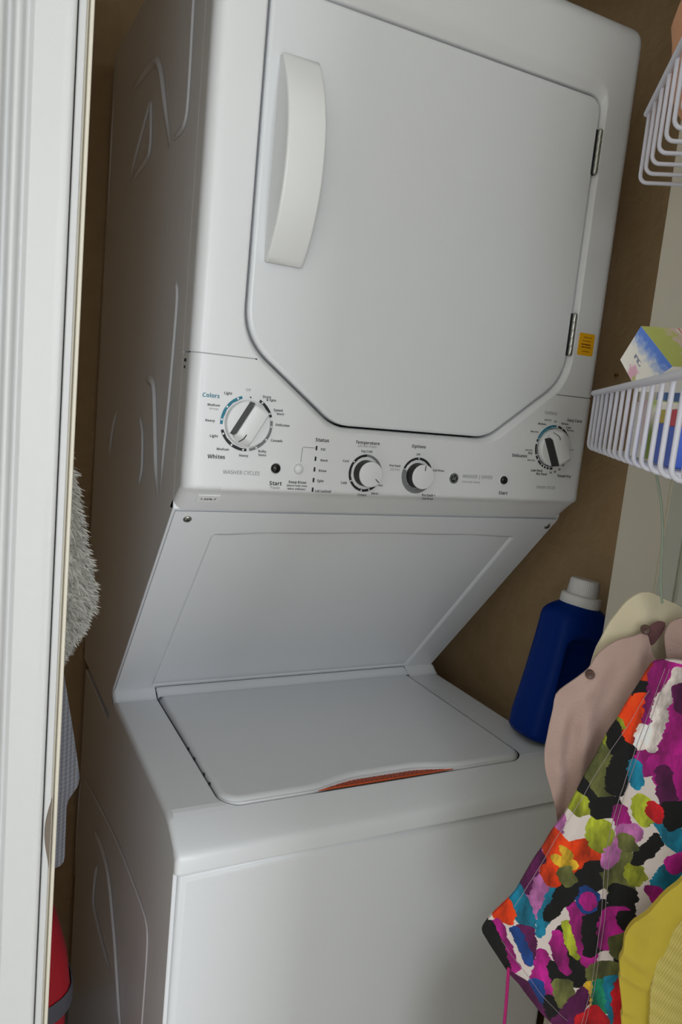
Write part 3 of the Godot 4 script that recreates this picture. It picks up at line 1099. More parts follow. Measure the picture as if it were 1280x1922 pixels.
	b.box(Vector3(0.07, 0.866, -0.08), Vector3(0.535, 0.8725, -0.0385), 0.002)
	obj("lid_ledge", b, M.white, top)

	# lid: a slab with a scooped front edge, and the rise at its hinge
	b = Builder.new()
	b.xf = Transform3D(Basis(Vector3.RIGHT, Vector3(0, 0, 1), Vector3(0, 1, 0)), Vector3.ZERO)
	b.slab(lid_outline(0.0, false), 0.8715, 0.8850, 0.0095, 6)
	b.xf = Transform3D()
	rows = PackedVector3Array()
	for k in 13:
		var s := k / 12.0
		for q in [[0.0665, -0.004], [0.0672, -0.0008], [0.069, 0.0], [0.30, 0.0], [0.534, 0.0], [0.5358, -0.0008], [0.5365, -0.004]]:
			rows.append(Vector3(q[0], 0.8852 + q[1] + 0.0075 * smoothstep(0, 1, s), -0.368 - 0.022 * s))
	b.grid(rows, 13, 7)
	var lid := obj("washer_lid", b, M.white, root)
	b = Builder.new()
	b.xf = Transform3D(Basis(Vector3.RIGHT, -0.12), Vector3(0, 0.8790, -0.0400))
	b.box(Vector3(0.196, -0.0012, -0.040), Vector3(0.408, 0.0, -0.0005), 0.0004)
	var ol := obj("warning_label", b, M.orange, top, "orange printed label under the lid's scooped edge")
	b = Builder.new()
	for q in [-0.005, -0.0095, -0.014]:
		var x := 0.204
		while x < 0.398:
			var w := rng.randf_range(0.002, 0.007)
			rows = PackedVector3Array()
			for p in [[x, q - 0.0011], [x + w, q - 0.0011], [x, q + 0.0011], [x + w, q + 0.0011]]:
				rows.append(Transform3D(Basis(Vector3.RIGHT, -0.12), Vector3(0, 0.8790, -0.0400)) * Vector3(p[0], 0.0003, p[1]))
			b.grid(rows, 2, 2)
			x += w + 0.0016
	obj("label_print", b, M.orangeink, ol)
	for zz in [-0.09, -0.115, -0.16, -0.19]:
		obj("lid_bumper", slabbox(Vector3(0.0648, 0.876, zz - 0.004), Vector3(0.0672, 0.8825, zz), 0.0004), M.gap, lid)


func lid_outline(grow: float, plain: bool) -> PackedVector2Array:
	var o := PackedVector2Array()
	var g := -grow
	var x0 := 0.0665 - g
	var x1 := 0.5365 + g
	var zb := -0.42 if plain else -0.386
	var zf := -0.0385 + g
	var r := 0.026
	o.append(Vector2(x0, zb))
	for k in 9:
		var a := PI / 2 * k / 8
		o.append(Vector2(x0 + r * (1 - cos(a)), zf - r * (1 - sin(a)) + (0.0 if plain else 0.0)))
	for k in range(1, 40):
		var x := lerpf(x0 + r, x1 - r, k / 40.0)
		var s := 0.0 if plain else 0.0165 * smoothstep(0.125, 0.04, absf(x - 0.302))
		o.append(Vector2(x, zf - s))
	for k in 9:
		var a := PI / 2 * (8 - k) / 8
		o.append(Vector2(x1 - r * (1 - cos(a)), zf - r * (1 - sin(a))))
	o.append(Vector2(x1, zb))
	return o


# ---------------------------------------------------------------- bottle
func build_bottle() -> void:
	var root := node_at("detergent_bottle", Vector3(0.623, 0.8802, -0.092))
	root.rotation = Vector3(0, 0, -0.15)
	tag(root, "blue plastic detergent bottle with white screw cap standing on the washer's right corner", "bottle")
	var b := Builder.new()
	var prof := [[0.0, 0.050, 0.036], [0.002, 0.056, 0.040], [0.008, 0.0605, 0.0435], [0.03, 0.0615, 0.044], [0.06, 0.0590, 0.043], [0.10, 0.0560, 0.042], [0.14, 0.0545, 0.041], [0.18, 0.0538, 0.040], [0.192, 0.0545, 0.040], [0.200, 0.0530, 0.039], [0.207, 0.0480, 0.037], [0.213, 0.0400, 0.034], [0.219, 0.0300, 0.028], [0.226, 0.022, 0.022], [0.24, 0.021, 0.021]]
	var curve := []
	for i in prof.size() - 1:
		var k := maxi(1, int((prof[i + 1][0] - prof[i][0]) / 0.004))
		for j in k:
			var s := float(j) / k
			curve.append([lerpf(prof[i][0], prof[i + 1][0], s), lerpf(prof[i][1], prof[i + 1][1], s), lerpf(prof[i][2], prof[i + 1][2], s)])
	curve.append(prof[-1])
	var rows := PackedVector3Array()
	var seg := 72
	for q in curve:
		var e: float = lerpf(0.62, 1.0, smoothstep(0.20, 0.226, q[0]))
		for k in seg:
			var a := TAU * k / seg
			var p := Vector3(q[1] * signf(cos(a)) * pow(absf(cos(a)), e), q[0], q[2] * signf(sin(a)) * pow(absf(sin(a)), e))
			# the grip pressed into both faces
			var dx := maxf(absf(p.x - 0.008) - 0.026, 0.0)
			var dy := maxf(absf(p.y - 0.112) - 0.040, 0.0)
			var press := smoothstep(0.024, 0.006, sqrt(dx * dx + dy * dy))
			p.z *= 1.0 - 0.62 * press
			rows.append(p)
	b.grid(rows, curve.size(), seg, false, true, true)
	var cap := PackedVector2Array()
	for i in seg:
		pass
	b.xf = Transform3D()
	var base := MeshInstance3D.new()
	base.name = "bottle_body"
	base.mesh = b.mesh()
	base.material_override = M.bottle
	root.add_child(base)
	b = Builder.new()
	b.lathe(PackedVector2Array([Vector2(0.020, 0.216), Vector2(0.0305, 0.217), Vector2(0.0318, 0.219), Vector2(0.0318, 0.231), Vector2(0.0300, 0.234), Vector2(0.0245, 0.2345)]), 36)
	var c := MeshInstance3D.new()
	c.name = "cap"
	c.mesh = b.mesh()
	c.material_override = M.cap
	root.add_child(c)
	b = Builder.new()
	rows = PackedVector3Array()
	var ys := [0.234, 0.237, 0.256, 0.2585, 0.2595, 0.2595]
	var rs := [0.0240, 0.0237, 0.0225, 0.0217, 0.0200, 0.0]
	for j in 6:
		for k in 96:
			var r: float = rs[j] + (0.0006 * (1 if k % 2 == 0 else -1) if j in [1, 2] else 0.0)
			rows.append(Vector3(r * cos(TAU * k / 96), ys[j], r * sin(TAU * k / 96)))
	b.grid(rows, 6, 96, false, true, true)
	var g := MeshInstance3D.new()
	g.name = "ribbed_grip"
	g.mesh = b.mesh()
	g.material_override = M.cap
	c.add_child(g)


# ---------------------------------------------------------------- wire baskets on the door
func wire_basket(s0: float, s1: float, step: float, y0: float, y1: float, label: String) -> void:
	var at := rack(s0, 0.05, y0)
	var root := node_at("wire_basket", at)
	tag(root, label, "wire basket", "white wire baskets on the door")
	var b := Builder.new()
	b.tube(PackedVector3Array([rack(s0 - 0.004, 0.0, y1), rack(s1, 0.0, y1)]), 0.0036, 10)
	obj("front_rail", b, M.wire, root)
	b = Builder.new()
	b.tube(PackedVector3Array([rack(s0, 0.110, y0), rack(s1, 0.110, y0)]), 0.0030, 8)
	obj("back_rail", b, M.wire, root)
	var s := s0 + 0.006
	while s < s1:
		b = Builder.new()
		var pts := PackedVector3Array([rack(s, 0.0012, y1 - 0.001), rack(s, 0.0012, y0 + 0.010)])
		for k in 6:
			var a := PI / 2 * k / 5
			pts.append(rack(s, 0.0012 + 0.008 * (1 - cos(a)), y0 + 0.008 * (1 - sin(a))))
		pts.append(rack(s, 0.109, y0))
		b.tube(pts, 0.0021, 8)
		obj("wire", b, M.wire, root)
		s += step


func carton(called: String, s0: float, s1: float, w0: float, w1: float, y0: float, y1: float) -> Builder:
	var b := Builder.new()
	b.xf = Transform3D(Basis(ALONG.normalized(), Vector3.UP, INTO.normalized()), HINGE + INTO * 0.113)
	b.box(Vector3(s0, y0, -w1), Vector3(s1, y1, -w0), 0.0015)
	return b


func pastel(kind: int) -> StandardMaterial3D:
	var im := Image.create(128, 128, false, Image.FORMAT_RGB8)
	for y in 128:
		for x in 128:
			var u := x / 127.0
			var v := y / 127.0
			var n := soft.get_noise_2d(u * 0.6 + kind, v * 0.6)
			var c := Color(0.93, 0.91, 0.88)
			if kind == 0:
				c = Color(0.36, 0.52, 0.88).lerp(c, smoothstep(0.05, 0.5, v + n * 0.15))
				c = c.lerp(Color(0.86, 0.60, 0.72), 0.75 * smoothstep(0.24, 0.10, Vector2(u - 0.55, v - 0.86).length() + n * 0.1))
				c = c.lerp(Color(0.66, 0.72, 0.34), 0.7 * smoothstep(0.13, 0.04, Vector2(u - 0.72, v - 0.92).length() + n * 0.1))
				if absf(u - 0.48) < 0.16 and absf(v - 0.56) < 0.05 and n > -0.1:
					c = c.lerp(Color(0.42, 0.45, 0.55), 0.8)
			elif kind == 1:
				c = Color(0.74, 0.76, 0.42).lerp(Color(0.86, 0.76, 0.74), smoothstep(0.35, 0.7, v + n * 0.3))
				c = c.lerp(Color(0.90, 0.88, 0.80), smoothstep(0.68, 0.85, v + n * 0.2))
				if absf(v - 0.82) < 0.07 and n > 0.05:
					c = Color(0.85, 0.35, 0.40)
			else:
				c = c.lerp(Color(0.85, 0.55, 0.66), smoothstep(0.12, 0.3, n))
				c = c.lerp(Color(0.60, 0.68, 0.36), smoothstep(-0.12, -0.3, n))
			im.set_pixel(x, y, c)
	var m := mat(Color.WHITE, 0.5)
	m.albedo_texture = ImageTexture.create_from_image(im)
	return m


func build_racks() -> void:
	wire_basket(0.004, 0.56, 0.0372, 1.3470, 1.4195, "white wire door basket at middle height holding boxes and packets")
	wire_basket(0.122, 0.56, 0.0330, 1.6465, 1.7215, "upper white wire door basket seen from below, near the top right")
	# packets and boxes in the middle basket
	var blue := carton("blue_box", 0.300, 0.395, 0.022, 0.100, 1.3505, 1.3980)
	var bx := obj("blue_box", blue, mat(Color(0.13, 0.33, 0.80), 0.45))
	tag(bx, "deep blue box with a red and yellow top band standing in the middle basket", "box")
	obj("top_band", carton("band", 0.2995, 0.348, 0.0215, 0.1005, 1.3860, 1.3985), mat(Color(0.78, 0.70, 0.12), 0.5), bx, "yellow printed band")
	obj("top_band", carton("band", 0.348, 0.3955, 0.0215, 0.1005, 1.3840, 1.3985), mat(Color(0.82, 0.12, 0.22), 0.5), bx, "red printed band")
	tag(obj("tall_blue_packet", carton("p", 0.120, 0.165, 0.055, 0.085, 1.3505, 1.4500), mat(Color(0.42, 0.56, 0.82), 0.5)), "slim light blue packet standing upright at the back of the middle basket", "packet")
	tag(obj("white_packet", carton("w", 0.205, 0.285, 0.020, 0.09, 1.3505, 1.4080), pastel(3)), "white packet with green and pink print lying behind the basket wires", "packet")
	# carton lying across the rail
	build_tilted_carton()
	# soft peach bag in the upper basket
	var b := Builder.new()
	var rows := PackedVector3Array()
	for j in 17:
		var v := PI * j / 16
		for k in 28:
			var a := TAU * k / 28
			var d := Vector3(sin(v) * cos(a), cos(v), sin(v) * sin(a))
			var r := 0.97 + 0.06 * soft.get_noise_3d(d.x * 0.2, d.y * 0.2, d.z * 0.2) + 0.05 * sin(a * 5 + v * 3) * sin(v)
			rows.append(rack(0.215, 0.0545, 1.745) + (ALONG * d.x * 0.075 + Vector3.UP * d.y * 0.088 + INTO * (d.z * 0.050 + 0.012 * smoothstep(0.05, 0.5, d.y))) * r)
	b.grid(rows, 17, 28, false, true, true)
	var bag := obj("cloth_bag", b, M.peach)
	tag(bag, "soft peach coloured cloth bag bulging out of the upper wire basket", "bag")
	# greenish ribbon from the basket to the clothes
	b = Builder.new()
	var pts := PackedVector3Array()
	for k in 13:
		var s := k / 12.0
		pts.append(Vector3(0.3035, 1.3445, 0.3162).lerp(Vector3(0.323, 1.232, 0.331), s) + Vector3(0.004 * sin(s * 5), 0, 0))
	b.tube(pts, 0.0011, 6)
	tag(obj("ribbon", b, M.ribbon), "thin grey green ribbon hanging from the middle basket to the clothes", "ribbon")


func build_tilted_carton() -> void:
	# its end faces the room's left; the rest runs off along the basket
	var e := [Vector3(0.3760, 1.4809, 0.2082), Vector3(0.3581, 1.4458, 0.2047), Vector3(0.3740, 1.4160, 0.2179), Vector3(0.4048, 1.4441, 0.2292)]
	var run := Vector3(0.055, 0.004, 0.012)
	var end := Builder.new()
	end.grid(PackedVector3Array([e[0], e[3], e[1], e[2]]), 2, 2)
	var root := node_at("soap_carton", (e[0] + e[1] + e[2] + e[3]) / 4)
	tag(root, "pastel blue and white printed carton lying tilted across the basket's rail", "carton")
	obj("printed_end", end, pastel(0), root)
	var b := Builder.new()
	for k in [[0, 3], [1, 0], [3, 2], [2, 1]]:
		var q: Vector3 = e[k[0]]
		var r: Vector3 = e[k[1]]
		if k[0] != 0:
			b.grid(PackedVector3Array([q, r, q + run, r + run]), 2, 2)
	b.grid(PackedVector3Array([e[0] + run, e[1] + run, e[3] + run, e[2] + run]), 2, 2)
	obj("carton_body", b, M.cap, root)
	b = Builder.new()
	b.grid(PackedVector3Array([e[3], e[0], e[3] + run, e[0] + run]), 2, 2)
	obj("printed_side", b, pastel(1), root)


# ---------------------------------------------------------------- cloth
func cloth(outline: Array, at: Vector3, u: Vector3, m: Vector3, step: float, fold: Callable, thick: float, uv: Rect2) -> Builder:
	var poly := PackedVector2Array()
	for i in outline.size():
		var a := Vector2(outline[i][0], outline[i][1])
		var c := Vector2(outline[(i + 1) % outline.size()][0], outline[(i + 1) % outline.size()][1])
		var k := maxi(1, int(a.distance_to(c) / step))
		for j in k:
			poly.append(a.lerp(c, float(j) / k))
	for turn in 2:
		var old := poly.duplicate()
		for i in poly.size():
			poly[i] = (old[(i - 1 + old.size()) % old.size()] + old[i] * 4 + old[(i + 1) % old.size()]) / 6
	var pts := poly.duplicate()
	var box := Rect2(poly[0], Vector2.ZERO)
	for q in poly:
		box = box.expand(q)
	var y := box.position.y
	var odd := 0.0
	while y < box.end.y:
		var x := box.position.x + odd
		while x < box.end.x:
			var q := Vector2(x, y)
			if Geometry2D.is_point_in_polygon(q, poly):
				var near := INF
				for c in poly:
					near = minf(near, q.distance_squared_to(c))
				if near > step * step * 0.36:
					pts.append(q)
			x += step
		y += step * 0.87
		odd = step * 0.5 - odd
	var tri := Geometry2D.triangulate_delaunay(pts)
	var b := Builder.new()
	var front := PackedVector3Array()
	for q in pts:
		var edge := INF
		for c in poly:
			edge = minf(edge, q.distance_squared_to(c))
		edge = sqrt(edge)
		var d: float = fold.call(q) - 0.006 * (1.0 - smoothstep(0.0, 0.016, edge))
		front.append(at + u * q.x + Vector3(0, q.y, 0) + m * d)
	for layer in 2:
		var base := b.v.size()
		var nn := PackedVector3Array()
		nn.resize(pts.size())
		for k in range(0, tri.size(), 3):
			var mid := (pts[tri[k]] + pts[tri[k + 1]] + pts[tri[k + 2]]) / 3
			if not Geometry2D.is_point_in_polygon(mid, poly):
				continue
			var i0 := tri[k]
			var i1 := tri[k + 1]
			var i2 := tri[k + 2]
			var w := (front[i2] - front[i0]).cross(front[i1] - front[i0])
			if (w.dot(m) < 0) != (layer == 1):
				var s := i1
				i1 = i2
				i2 = s
				w = -w
			for i in [i0, i1, i2]:
				nn[i] += w
				b.f.append(base + i)
		for i in pts.size():
			b.v.append(front[i] - m * (thick * layer))
			b.n.append(nn[i].normalized() if nn[i].length_squared() > 0 else m)
			b.t.append(Vector2((pts[i].x - uv.position.x) / uv.size.x, (uv.end.y - pts[i].y) / uv.size.y))
	var rows := PackedVector3Array()
	for layer in 2:
		for i in poly.size():
			rows.append(front[i] - m * (thick * layer))
	var first := b.v.size()
	b.grid(rows, 2, poly.size(), false, true)
	for i in rows.size():
		var q := poly[i % poly.size()]
		b.t[first + i] = Vector2((q.x - uv.position.x) / uv.size.x, (uv.end.y - q.y) / uv.size.y)
	return b


func ink_of(called: String) -> Color:
	return {"olive": Color(0.40, 0.41, 0.22), "black": Color(0.05, 0.05, 0.06), "lime": Color(0.60, 0.63, 0.17), "lilac": Color(0.72, 0.42, 0.66), "orange": Color(0.88, 0.24, 0.04), "yellow": Color(0.86, 0.68, 0.18), "plum": Color(0.34, 0.08, 0.29), "teal": Color(0.08, 0.46, 0.58), "magenta": Color(0.66, 0.10, 0.50), "blue": Color(0.10, 0.27, 0.55), "green": Color(0.10, 0.52, 0.40), "red": Color(0.72, 0.09, 0.13), "white": Color(0.90, 0.85, 0.83)}[called]


# one brush mark of the printed cloth: corners in thousandths of the cloth's width and height
func blot(im: Image, called: String, corners: Array) -> void:
	var c := ink_of(called)
	var p := PackedVector2Array()
	for k in range(0, corners.size(), 2):
		p.append(Vector2(corners[k] / 1000.0 * im.get_width(), corners[k + 1] / 1000.0 * im.get_height()))
	p = Builder.fillet(p, 0, 4, range(p.size()).map(func(_k): return 9.0))
	for grown in Geometry2D.offset_polygon(p, 11.0, Geometry2D.JOIN_ROUND):
		p = grown
		break
	var lo := INF
	var hi := -INF
	for q in p:
		lo = minf(lo, q.y)
		hi = maxf(hi, q.y)
	for y in range(maxi(0, int(lo)), mini(im.get_height(), int(hi) + 1)):
		var cuts := []
		for i in p.size():
			var a := p[i]
			var d := p[(i + 1) % p.size()]
			if (a.y <= y) != (d.y <= y):
				cuts.append(a.x + (d.x - a.x) * (y - a.y) / (d.y - a.y))
		cuts.sort()
		for k in range(0, cuts.size() - 1, 2):
			var x0 := maxi(0, int(cuts[k] + (9.0 * soft.get_noise_2d(y * 0.004, corners[0]) + 1.6 * soft.get_noise_2d(y * 0.02, corners[0]))))
			var x1 := mini(im.get_width(), int(cuts[k + 1] + (9.0 * soft.get_noise_2d(y * 0.004 + 9, corners[1]) + 1.6 * soft.get_noise_2d(y * 0.02 + 9, corners[1]))))
			for x in range(x0, x1):
				var s := 1.0 + 0.55 * soft.get_noise_2d(x * 0.0014, y * 0.0006 + corners[0]) + 0.10 * soft.get_noise_2d(x * 0.011, y * 0.004)
				im.set_pixel(x, y, Color(c.r * s, c.g * s, c.b * s))


func floral() -> StandardMaterial3D:
	var im := Image.create(600, 1260, false, Image.FORMAT_RGB8)
	im.fill(ink_of("white"))
	blot(im, "orange", [614, 26, 633, 42, 609, 98, 609, 189, 584, 221, 522, 201, 460, 158, 529, 87])
	blot(im, "black", [527, 102, 543, 87, 611, 82, 606, 88, 553, 96, 542, 106])
	blot(im, "magenta", [635, 28, 731, 31, 758, 50, 825, 152, 826, 262, 759, 246, 643, 275, 593, 228, 624, 170, 625, 61])
	blot(im, "white", [719, 36, 737, 38, 699, 102, 651, 155, 656, 116])
	blot(im, "white", [604, 173, 653, 175, 705, 119, 665, 221, 635, 206, 602, 223])
	blot(im, "lime", [427, 191, 458, 177, 535, 174, 494, 203, 510, 254, 418, 232])
	blot(im, "olive", [374, 278, 418, 232, 510, 254, 525, 328, 392, 340])
	blot(im, "black", [463, 169, 503, 184, 526, 215, 585, 225, 566, 324, 525, 328, 516, 253])
	blot(im, "black", [320, 343, 354, 283, 404, 332, 393, 346])
	blot(im, "black", [411, 282, 434, 263, 477, 263, 501, 285, 496, 304, 513, 325, 482, 330, 459, 311, 471, 291, 447, 282])
	blot(im, "black", [392, 280, 408, 271, 408, 297, 426, 311, 412, 312])
	blot(im, "plum", [725, 74, 761, 61, 802, 82, 780, 120, 745, 116])
	blot(im, "olive", [363, 272, 517, 258, 519, 317, 521, 373, 467, 370, 413, 339, 359, 312])
	blot(im, "black", [517, 258, 589, 252, 561, 329, 517, 333, 511, 290])
	blot(im, "black", [329, 339, 355, 297, 430, 346, 486, 381, 424, 379, 368, 344])
	blot(im, "lime", [348, 354, 413, 367, 457, 387, 393, 402, 350, 386, 322, 397, 300, 399, 322, 368])
	blot(im, "lilac", [293, 404, 328, 416, 327, 453, 279, 491, 248, 494, 265, 443])
	blot(im, "lilac", [248, 494, 284, 482, 285, 540, 323, 595, 284, 650, 258, 674, 226, 627, 221, 568])
	blot(im, "orange", [301, 460, 368, 478, 449, 465, 500, 481, 521, 499, 515, 532, 480, 569, 377, 589, 311, 579, 271, 546, 281, 499])
	blot(im, "yellow", [316, 512, 356, 516, 421, 526, 417, 539, 361, 532])
	blot(im, "yellow", [348, 488, 383, 501, 386, 513, 364, 503])
	blot(im, "plum", [193, 550, 245, 511, 265, 526, 229, 567, 218, 615, 184, 606])
	blot(im, "teal", [144, 636, 169, 608, 216, 636, 263, 678, 265, 699, 223, 691, 167, 663])
	blot(im, "teal", [332, 598, 374, 606, 375, 639, 316, 680, 302, 716, 295, 661])
	blot(im, "orange", [83, 711, 142, 657, 167, 676, 153, 699])
	blot(im, "magenta", [61, 753, 116, 712, 144, 743, 224, 812, 197, 833, 130, 797])
	blot(im, "black", [6, 759, 71, 726, 141, 778, 199, 841, 89, 797])
	blot(im, "plum", [202, 702, 257, 700, 284, 739, 285, 800, 242, 762])
	blot(im, "blue", [176, 709, 205, 714, 267, 763, 284, 796, 223, 751])
	blot(im, "magenta", [310, 832, 316, 740, 364, 769, 410, 819, 390, 861, 394, 931, 360, 927])
	blot(im, "blue", [295, 838, 340, 824, 360, 869, 349, 915, 320, 883])
	blot(im, "plum", [182, 839, 274, 849, 369, 899, 430, 944, 367, 952, 260, 886])
	blot(im, "black", [362, 760, 436, 799, 463, 809, 410, 819])
	blot(im, "black", [379, 849, 450, 875, 422, 919, 392, 896])
	blot(im, "black", [402, 679, 483, 742, 554, 772, 517, 806, 471, 808, 412, 742, 392, 697])
	blot(im, "magenta", [368, 725, 389, 689, 416, 728, 458, 792, 410, 763])
	blot(im, "lime", [409, 674, 439, 670, 502, 752, 444, 716])
	blot(im, "magenta", [428, 633, 520, 602, 562, 639, 573, 701, 560, 762, 525, 749, 468, 688])
	blot(im, "black", [503, 650, 558, 598, 593, 615, 591, 712, 527, 732])
	blot(im, "black", [364, 599, 420, 576, 496, 518, 539, 509, 547, 562, 499, 584, 415, 614, 336, 669, 319, 663])
	blot(im, "olive", [350, 550, 394, 541, 427, 575, 391, 583])
	blot(im, "blue", [462, 613, 482, 577, 539, 588, 526, 622, 490, 631])
	blot(im, "magenta", [475, 607, 508, 587, 530, 609, 495, 622])
	blot(im, "lime", [477, 402, 534, 416, 564, 441, 531, 481, 482, 470, 453, 436])
	blot(im, "black", [451, 368, 516, 357, 564, 341, 540, 387, 477, 402])
	blot(im, "olive", [592, 483, 631, 463, 672, 499, 682, 555, 596, 573, 555, 536, 586, 512])
	blot(im, "lime", [658, 501, 701, 496, 720, 518, 686, 543, 654, 526])
	blot(im, "black", [607, 559, 706, 561, 692, 612, 632, 615, 598, 593])
	blot(im, "black", [740, 403, 760, 421, 721, 462, 671, 495, 689, 457])
	blot(im, "teal", [762, 522, 805, 469, 885, 444, 932, 475, 909, 518, 837, 546])
	blot(im, "teal", [711, 358, 781, 371, 869, 394, 910, 410, 876, 437, 796, 418])
	blot(im, "magenta", [632, 271, 680, 235, 814, 223, 866, 273, 837, 318, 789, 327, 742, 316, 687, 258])
	blot(im, "plum", [701, 257, 735, 250, 788, 323, 748, 335])
	blot(im, "black", [748, 335, 837, 318, 888, 341, 851, 360, 785, 383])
	blot(im, "teal", [589, 252, 620, 257, 638, 290, 629, 311, 598, 282])
	blot(im, "lime", [634, 326, 681, 334, 707, 371, 676, 390, 648, 372])
	blot(im, "red", [688, 333, 744, 347, 737, 372, 705, 363])
	blot(im, "magenta", [556, 390, 569, 356, 618, 396, 602, 417])
	blot(im, "lilac", [547, 512, 553, 479, 597, 450, 588, 419, 655, 396, 672, 426, 602, 466, 578, 513])
	blot(im, "olive", [597, 438, 636, 430, 666, 455, 624, 464])
	blot(im, "magenta", [745, 540, 787, 532, 840, 558, 801, 575])
	blot(im, "magenta", [809, 460, 874, 433, 920, 441, 883, 461, 831, 482])
	blot(im, "magenta", [581, 625, 675, 606, 713, 655, 652, 683, 600, 715, 576, 659])
	blot(im, "black", [657, 637, 664, 621, 692, 614, 722, 625, 720, 644, 689, 652])
	blot(im, "black", [673, 727, 683, 709, 714, 710, 734, 724, 715, 739, 688, 738])
	blot(im, "olive", [630, 686, 708, 664, 736, 682, 687, 722, 655, 717])
	blot(im, "olive", [558, 758, 684, 739, 687, 772, 616, 794, 551, 785])
	blot(im, "yellow", [548, 802, 593, 797, 612, 859, 566, 839])
	blot(im, "green", [593, 797, 646, 790, 682, 859, 637, 865, 607, 856])
	blot(im, "teal", [644, 786, 686, 768, 683, 837, 714, 889, 689, 884])
	blot(im, "red", [684, 816, 713, 757, 781, 803, 807, 889, 724, 897])
	blot(im, "olive", [400, 812, 471, 808, 500, 856, 449, 871])
	blot(im, "plum", [485, 858, 541, 808, 561, 848, 530, 905, 474, 932, 420, 939])
	blot(im, "red", [537, 930, 542, 890, 613, 863, 667, 887, 682, 911])
	var m := mat(Color.WHITE, 0.85)
	m.albedo_texture = ImageTexture.create_from_image(im)
	return m


func build_clothes_on_door() -> void:
	var at := HINGE + ALONG * 0.36 + INTO * 0.113
	var u := -INTO
	var m := ALONG
	var fold := func(q: Vector2, a: float, k: float): return a * sin(k * q.x * 40.0 + q.y * 9.0 + 4.0 * soft.get_noise_2d(q.x * 0.8, q.y * 0.5)) + a * 1.2 * soft.get_noise_2d(q.x * 1.2 + k, q.y * 0.7)

	# cream top, at the back
	var b := cloth([[-0.006, 1.06], [-0.001, 1.160], [0.006, 1.178], [0.011, 1.194], [0.022, 1.216], [0.033, 1.228], [0.043, 1.2285], [0.050, 1.224], [0.060, 1.220], [0.076, 1.216], [0.098, 1.19], [0.098, 1.06]], at - m * 0.052, u, m, 0.006,
		func(q: Vector2): return fold.call(q, 0.006, 1.0) - 0.010 * smoothstep(1.20, 1.235, q.y), 0.004, Rect2(-0.1, 1.0, 0.2, 0.25))
	var cream := obj("cream_top", b, M.creamcloth)
	tag(cream, "cream cloth top hanging behind the pink shirt at the door jamb", "clothing")

	# pink shirt
	b = cloth([[0.039, 1.197], [0.024, 1.187], [0.010, 1.178], [-0.004, 1.165], [-0.005, 1.156], [-0.018, 1.140], [-0.034, 1.121], [-0.0335, 1.108], [-0.035, 1.090], [-0.036, 1.065], [-0.033, 1.045], [-0.026, 1.028], [-0.017, 1.005], [-0.002, 0.94], [0.012, 0.82], [0.010, 0.77], [-0.07, 0.70], [-0.075, 0.36], [0.075, 0.36], [0.075, 1.06], [0.062, 1.172], [0.050, 1.168], [0.045, 1.180]], at - m * 0.028, u, m, 0.005,
		func(q: Vector2): return fold.call(q, 0.004, 1.6) - 0.012 * smoothstep(0.012, 0.0, absf(q.x - (-0.013 + (1.10 - q.y) * 0.06))) * smoothstep(1.13, 1.08, q.y), 0.003, Rect2(-0.1, 0.9, 0.2, 0.3))
	var pink := obj("pink_shirt", b, M.pink)
	tag(pink, "pale pink shirt with brown buttons hanging in front of the blue bottle", "shirt")
	for q in [[-0.006, 1.149], [0.036, 1.199]]:
		b = Builder.new()
		b.xf = Transform3D(Basis(u, m, u.cross(m)), at - m * 0.0245 + u * q[0] + Vector3(0, q[1], 0))
		b.lathe(PackedVector2Array([Vector2(0.0042, -0.004), Vector2(0.0042, 0.0008), Vector2(0.0036, 0.0016), Vector2(0.0028, 0.0011), Vector2(0, 0.0010)]), 18)
		obj("button", b, M.button, pink, "small brown button")
	b = cloth([[0.036, 1.192], [0.040, 1.199], [0.048, 1.206], [0.056, 1.206], [0.054, 1.195], [0.047, 1.181], [0.038, 1.185]], at - m * 0.030, u, m, 0.003, func(q: Vector2): return fold.call(q, 0.002, 3.0), 0.002, Rect2(-0.1, 0.9, 0.2, 0.3))
	obj("neck_lining", b, M.mauve, pink, "dark mauve lining showing inside the open neck")
	b = cloth([[0.056, 1.209], [0.068, 1.216], [0.095, 1.21], [0.095, 1.165], [0.060, 1.170], [0.053, 1.196]], at - m * 0.024, u, m, 0.004, func(q: Vector2): return fold.call(q, 0.003, 2.0), 0.003, Rect2(-0.1, 0.9, 0.2, 0.3))
	obj("collar", b, M.pink, pink)

	# floral garment
	var print_mat := floral()
	var ripple := func(q: Vector2): return fold.call(q, 0.0035, 1.3) + 0.004 * smoothstep(0.006, -0.002, q.x - 0.031) + 0.012 * smoothstep(-0.01, 0.09, q.x)
	b = cloth([[0.051, 1.182], [0.041, 1.179], [0.029, 1.147], [0.013, 1.103], [-0.001, 1.064], [-0.014, 1.019], [-0.036, 0.966], [-0.050, 0.926], [-0.063, 0.903], [-0.075, 0.884], [-0.062, 0.866], [-0.045, 0.846], [-0.018, 0.824], [0.008, 0.804], [0.035, 0.76], [0.045, 0.52], [0.108, 0.50], [0.108, 1.180], [0.062, 1.184]], at, u, m, 0.004, ripple, 0.004, Rect2(-0.08, 0.78, 0.195, 0.41))
	var fl := obj("floral_garment", b, print_mat)
	tag(fl, "white garment printed with bright orange, magenta and green flowers hanging on the door", "clothing")
	b = Builder.new()
	for shift in [-0.0018, 0.0018]:
		var seam := [[0.051, 1.176], [0.041, 1.115], [0.031, 1.055], [0.028, 0.991], [0.033, 0.927], [0.033, 0.855], [0.029, 0.800]]
		var pts := PackedVector3Array()
		for i in seam.size() - 1:
			for k in 8:
				var q := Vector2(seam[i][0], seam[i][1]).lerp(Vector2(seam[i + 1][0], seam[i + 1][1]), k / 8.0) + Vector2(shift, 0)
				pts.append(at + u * q.x + Vector3(0, q.y, 0) + m * (ripple.call(q) + 0.0006))
		b.tube(pts, 0.00025, 5)
